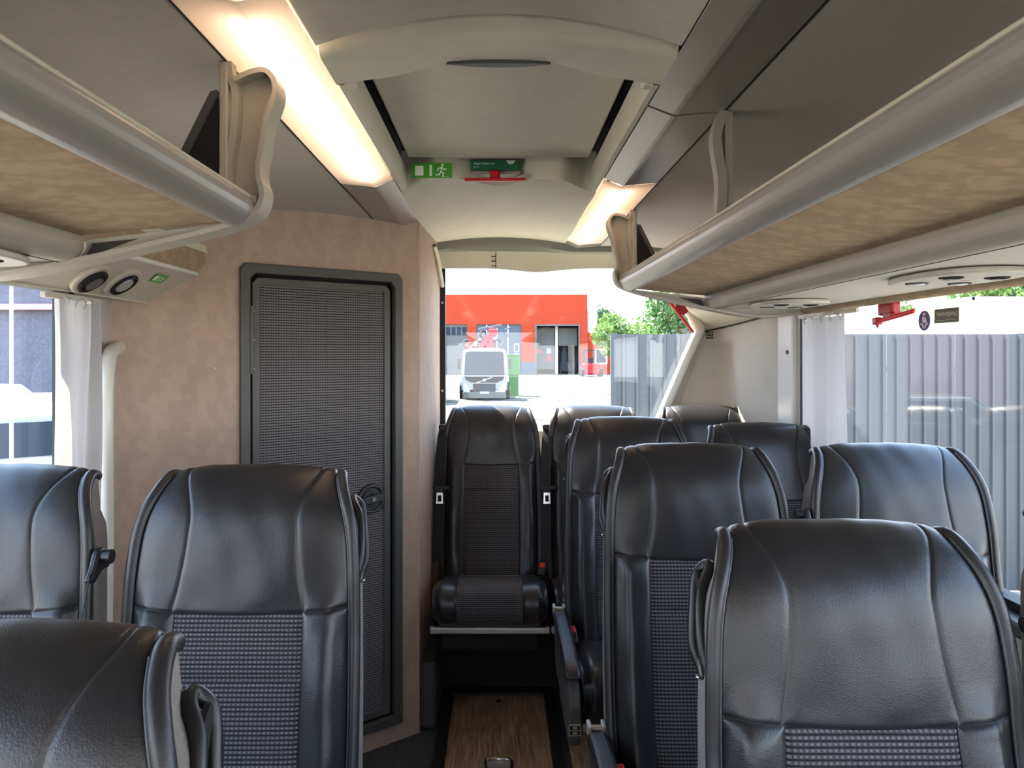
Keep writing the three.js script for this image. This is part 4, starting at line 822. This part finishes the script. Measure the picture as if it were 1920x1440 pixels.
tag(obj('silo', [cyl(1.3, 1.3, 5.2, 28).translate(13.2, EYE + 3.6, -110), new THREE.SphereGeometry(1.3, 24, 10, 0, 2 * PI, 0, PI / 2).scale(1, 0.7, 1).translate(13.2, EYE + 6.2, -110), cyl(0.6, 0.6, 3.7, 16).translate(13.2, EYE - 0.7, -110), box(0.6, 0.5, 0.6, 14.2, EYE + 7, -110)], M.silver), 'silver silo behind the right end of the orange building', 'silo');

function wheel(r, w) { return [cyl(r, r, w, 28).rotateZ(PI / 2)]; }
{ // flatbed truck with crane, front towards the coach
  const t = thing('truck', 'white flatbed truck with folded crane seen through the rear window', 'truck', [-0.82, GROUND, -43]);
  const cab = obj('cab', [slab(spline2([[-1.3, 0.55], [-1.32, 1.6], [-1.27, 2.3], [-1.2, 2.82], [-1.05, 2.92], [1.05, 2.92], [1.2, 2.82], [1.27, 2.3], [1.32, 1.6], [1.3, 0.55]].slice(0), 60), 2.0, -2.0, undefined, 0.06)], M.carPaint, t);
  obj('windscreen', [slab([[-1.16, 1.42], [1.16, 1.42], [1.1, 2.7], [0.95, 2.78], [-0.95, 2.78], [-1.1, 2.7]], 0.05, 0.0)], M.carGlass, cab);
  obj('grille', [slab([[-1.16, 1.36], [1.16, 1.36], [1.05, 1.14], [0.7, 0.98], [-0.7, 0.98], [-1.05, 1.14]], 0.05, 0.0), rbox(1.3, 0.62, 0.1, 0, 0.63, 0, 0.03)], M.machineDark, cab);
  obj('emblem', [box(1.0, 0.035, 0.02, 0, 0, 0).rotateZ(0.32).translate(0, 1.14, 0.06), new THREE.TorusGeometry(0.075, 0.022, 8, 24).translate(0, 1.14, 0.07)], M.chrome, cab);
  obj('bonnet_strip', [box(2.1, 0.03, 0.03, 0, 1.37, 0.06), box(1.6, 0.03, 0.03, 0, 0.96, 0.06)], M.chrome, cab);
  for (const s of [-1, 1]) { obj('headlamp', [slab([[0.75, 0.3], [1.2, 0.34], [1.24, 0.85], [1.08, 0.98], [0.92, 0.7]].map(([x, y]) => [s * x, y]), 0.05, 0.0)], M.silver, cab); obj('mirror', [rbox(0.16, 0.62, 0.14, s * 1.46, 2.1, 0.1, 0.04), box(0.2, 0.04, 0.05, s * 1.36, 2.35, 0.05)], M.machineDark, cab); }
  obj('bumper', [rbox(2.5, 0.3, 0.2, 0, 0.2, -0.02, 0.06), rbox(2.5, 0.16, 0.16, 0, 0.38, 0.0, 0.04)], M.shopGrey, cab);
  obj('registration_plate', [box(0.52, 0.11, 0.02, 0, 0.42, 0.1)], M.white, cab);
  for (const s of [-1, 1]) { const w = obj('wheel', wheel(0.5, 0.34).map((g) => g.translate(s * 1.3, 0.5, -1.2)), M.tyre, t); obj('rim', [cyl(0.26, 0.26, 0.36, 20).rotateZ(PI / 2).translate(s * 1.31, 0.5, -1.2)], M.silver, w); obj('wheel', wheel(0.5, 0.5).map((g) => g.translate(s * 1.1, 0.5, -5.5)), M.tyre, t); }
  obj('flatbed', [box(2.5, 0.25, 6, 0, 1.2, -5.2), box(2.5, 0.8, 0.1, 0, 1.7, -2.25)], M.machineDark, t);
  // folded crane and load above the cab
  const c = obj('crane', [box(0.5, 1.6, 0.5, 0.3, 2.5, -2.7), rbox(0.3, 1.5, 0.3, 0.35, 3.5, -2.7, 0.04).rotateZ(0), rbox(0.28, 1.2, 0.3, 0, 0, 0, 0.04).rotateZ(-0.6).translate(0.0, 3.4, -2.6), rbox(0.5, 0.42, 0.4, 0.48, 3.95, -2.6, 0.1)], M.red, t);
  obj('crane_arm', [rbox(0.16, 1.4, 0.2, 0, 0, 0, 0.03).rotateZ(1.2).translate(0.8, 4.0, -2.7), rbox(0.14, 1.1, 0.18, 0, 0, 0, 0.03).rotateZ(-0.35).translate(1.1, 3.5, -2.7), rbox(0.18, 1.5, 0.2, 0, 0, 0, 0.03).rotateZ(1.75).translate(0.3, 4.25, -2.8), capped([[0.9, 3.1, -2.6], [1.25, 3.5, -2.6], [1.2, 4.1, -2.6], [1.5, 4.25, -2.6]], 0.05, 20, 6)], M.slate, c);
  const r = random(77);
  for (let i = 0; i < 34; i++) { const m = [M.machineDark, M.slate, M.bark, M.machineDark, M.red, M.slate, M.orange, M.silver][i % 8], x = mix(-1.2, 0.9, r()), y = 2.95 + 0.95 * r() * (1 - 0.5 * abs(x)); obj('scrap_piece', [i % 3 ? rbox(0.1 + 0.3 * r(), 0.08 + 0.1 * r(), 0.4, 0, 0, 0, 0.02).rotateZ(r() * 3).rotateY(r()).translate(x, y, -2.9 - r()) : new THREE.TorusGeometry(0.22 + 0.1 * r(), 0.05, 8, 20).rotateY(r()).translate(x, y, -2.8 - r())], m, t); }
}
tag(obj('waste_container', [rbox(0.75, 1.25, 1.2, 0.95, EYE - 0.66, -47.5, 0.04), rbox(0.85, 0.1, 1.3, 0.95, EYE - 0.02, -47.5, 0.03), box(0.6, 1.4, 1, 0.95, EYE - 1.9, -47.5)], M.green), 'green container standing right of the white truck', 'container');
{ // forklift
  const t = thing('forklift', 'red forklift in front of the orange annex', 'forklift', [11.1, GROUND, -90]);
  obj('body', [rbox(2.2, 1.2, 2.4, 0, 0.95, 0, 0.2), rbox(1.7, 0.5, 1, 0, 0.5, 0.9, 0.15)], M.red, t);
  obj('cage', [[-0.85, 0.6], [0.85, 0.6], [-0.85, -0.7], [0.85, -0.7]].map(([x, z]) => box(0.1, 1.7, 0.1, x, 2.3, z)).concat([box(1.9, 0.12, 1.6, 0, 3.15, -0.05)]), M.machineDark, t);
  obj('seat', [rbox(0.6, 0.8, 0.5, 0, 1.8, 0, 0.1)], M.machineDark, t);
  for (const s of [-1, 1]) { obj('wheel', wheel(0.5, 0.36).map((g) => g.translate(s * 1.1, 0.5, 0.9)), M.tyre, t); obj('wheel', wheel(0.5, 0.36).map((g) => g.translate(s * 1.1, 0.5, -0.9)), M.tyre, t); }
  obj('mast', [box(0.12, 2.6, 0.12, -0.5, 1.9, -1.4), box(0.12, 2.6, 0.12, 0.5, 1.9, -1.4)], M.slate, t);
}
function car(name, label, pos, turn, tall, lampColour) {
  const t = thing(name, label, 'car', pos, turn, undefined), h = tall ? 1.95 : 1.5;
  const side = tall ? [[-2.2, 0.35], [-2.25, 0.9], [-2.15, 1.25], [-1.3, h], [1.9, h], [2.2, h - 0.15], [2.28, 0.9], [2.2, 0.35]] : [[-2.1, 0.35], [-2.15, 0.72], [-1.9, 0.86], [-1.05, 0.97], [-0.35, h], [1.1, h], [1.75, 1.1], [2.05, 0.98], [2.1, 0.35]];
  obj('body', [crease(slab(side, 1.7, -0.85, undefined, 0.08), 25)], M.carPaint, t);
  const glass = tall ? [[-1.85, 1.2], [-1.2, h - 0.12], [1.7, h - 0.12], [1.9, 1.2]] : [[-0.95, 0.98], [-0.3, h - 0.1], [1.05, h - 0.1], [1.6, 1.0]];
  for (const s of [-1, 1]) obj('side_window', [slab(glass, 0.02, s * 0.85 - 0.01)], M.carGlass, t);
  obj('rear_window', [box(0.02, 0.45, 1.3, tall ? 2.26 : 1.5, tall ? 1.5 : 1.28, 0)], M.carGlass, t);
  obj('windscreen', [box(0.02, 0.75, 1.35, 0, 0, 0).rotateZ(-0.85).translate(tall ? -1.78 : -0.76, tall ? 1.6 : 1.22, 0)], M.carGlass, t);
  for (const s of [-1, 1]) obj('tail_lamp', [rbox(0.06, 0.4, 0.22, 2.2, 0.92, s * 0.68, 0.02)], M.lampRed, t);
  for (const x of [-1.35, 1.35]) for (const s of [-1, 1]) { const w = obj('wheel', [cyl(0.33, 0.33, 0.22, 24).rotateX(PI / 2).translate(x, 0.33, s * 0.8)], M.tyre, t); obj('rim', [cyl(0.2, 0.2, 0.24, 16).rotateX(PI / 2).translate(x, 0.33, s * 0.8)], M.silver, w); }
}
car('parked_van', 'white van with red tail lamps seen through the left window, beside the curtain', [-7.3, GROUND, -11.6], -0.9, true);
car('parked_van', 'white van further left behind the left window', [-12.6, GROUND, -16.5], -0.4, true);
car('parked_car', 'pale blue-white car parked left of the truck behind the rear window', [-3.9, GROUND, -41], PI / 2, true);
car('parked_car', 'white car in the yard behind the toilet compartment', [-9.5, GROUND, -20], 0.25, false);
{ // brick hall on the left
  const b = thing('brick_hall', 'dark brick hall with pink pilaster seen through the left window', 'building', [0, 0, 0]);
  obj('brick_wall', [span(-32, -15.25, GROUND, 9, -26, -40)], M.brick, b);
  obj('pilaster', [span(-15.25, -14.75, GROUND, 9, -25.9, -40)], M.pink, b);
  obj('cornice', [span(-32, -14.7, EYE + 1.55, EYE + 1.75, -25.7, -26)], M.pink, b);
}
tag(obj('reflection_pole', [cyl(0.015, 0.02, 6.5, 14).translate(-5.22, GROUND + 3.25, -8), cyl(0.1, 0.1, 0.1, 14).translate(-5.22, GROUND + 0.05, -8), capped([[-5.22, GROUND + 6.4, -8], [-5.3, GROUND + 6.6, -8], [-5.9, GROUND + 6.7, -8]], 0.03, 14, 8)], M.white), 'slim white pole outside the left window, standing in for a window edge reflection', 'pole');  // pole stands in for a bright edge reflection in the left pane
{ // white trailer and tent behind the fence on the right
  const t = thing('trailer', 'white box trailer behind the fence on the right', 'trailer', [21.7, GROUND, -31]);
  obj('box', [rbox(5.6, 3.9, 2.4, 0, 2.95, 0, 0.05)], M.white, t);
  obj('frame_edge', [box(5.65, 0.14, 2.45, 0, 4.85, 0), box(0.14, 3.9, 2.45, -2.78, 2.95, 0)], M.silver, t);
  for (const x of [-1.8, 1.8]) obj('wheel', [cyl(0.5, 0.5, 2.2, 24).rotateX(PI / 2).translate(x, 0.5, 0)], M.tyre, t);
  obj('chassis', [box(5.2, 0.5, 1.4, 0, 0.8, 0)], M.machineDark, t);
  const h = thing('tent_hall', 'white tent hall roof rising behind the fence', 'tent', [0, 0, 0]);
  obj('roof', [slab([[15.3, GROUND], [15.3, EYE + 0.95], [17.1, EYE + 1.75], [20.5, EYE + 1.8], [22.2, EYE + 0.95], [22.2, GROUND]], 8, -42)], M.white, h);
}
function tree(label, x, z, y0, h, r, kind, seed, n) {
  const t = thing('tree', label, 'tree', [x, GROUND, z], 0, undefined), q = random(seed), pos = [], nor = [], idx = [];
  const lobes = Array.from({ length: 9 }, () => { const a = q() * 2 * PI, k = sqrt(q()); return [cos(a) * k * r * 0.62, y0 + h * (0.25 + 0.6 * q()), sin(a) * k * r * 0.62, r * (0.38 + 0.25 * q())]; });
  for (let i = 0; i < n; i++) {
    const [lx, ly, lz, lr] = lobes[i % lobes.length], a = q() * 2 * PI, c = q() * 2 - 1, s = sqrt(1 - c * c), R = lr * pow(q(), 0.3), p = V(lx + R * s * cos(a), ly + R * c, lz + R * s * sin(a)), e = r * 0.055 * (0.7 + q()), d1 = V(q() - 0.5, q() - 0.5, q() - 0.5).normalize().multiplyScalar(e), d2 = V(q() - 0.5, q() - 0.5, q() - 0.5).cross(d1).normalize().multiplyScalar(e * 0.7), o = pos.length / 3;
    for (const [u, v] of [[-1, 0], [0, -1], [1, 0], [0, 1]]) pos.push(p.x + d1.x * u + d2.x * v, p.y + d1.y * u + d2.y * v, p.z + d1.z * u + d2.z * v);
    idx.push(o, o + 1, o + 2, o, o + 2, o + 3);
  }
  const g = new THREE.BufferGeometry(); g.setAttribute('position', new THREE.Float32BufferAttribute(pos, 3)); g.setIndex(idx); g.computeVertexNormals();
  const f = obj('foliage', [g], M.leaf[kind], t); f.userData.kind = 'stuff';
  obj('trunk', [cyl(r * 0.05, r * 0.09, y0 + h * 0.6, 10).translate(0, (y0 + h * 0.6) / 2, 0)], M.bark, t);
}
tree('dark green tree right behind the silo', 16.9, -118, 3, 8.2, 3.0, 2, 1, 2600);
tree('light green bush-like tree just above the left end of the fence', 12.0, -75, 1.5, 5.0, 3.2, 3, 2, 2600);
tree('yellow-green tree between the two taller trees above the fence', 18.2, -89, 1.5, 6.0, 3.4, 1, 3, 2600);
tree('tall pale tree above the fence near the rear window pillar', 16.2, -66, 1.5, 8.0, 3.4, 0, 4, 3200);
tree('green tree touching the rear window pillar above the fence', 23.4, -80, 1.5, 7.2, 3.8, 3, 5, 2600);
tree('small light green tree above the fence right of the curtain', 25.8, -49, 1.5, 5.2, 1.9, 3, 6, 2200);
tree('leafy tree top at the right picture edge above the trailer', 30.5, -44, 3.2, 5.0, 3.6, 1, 7, 3200);
tree('darker tree top in the right upper corner of the side window', 41.9, -58, 4, 6.6, 4.2, 2, 9, 3200);

// ------------------------------------------------------------------ shadows on, picture taken
scene.traverse((o) => { if (o.isMesh) { o.castShadow = true; o.receiveShadow = true; } });
renderer.render(scene, camera);
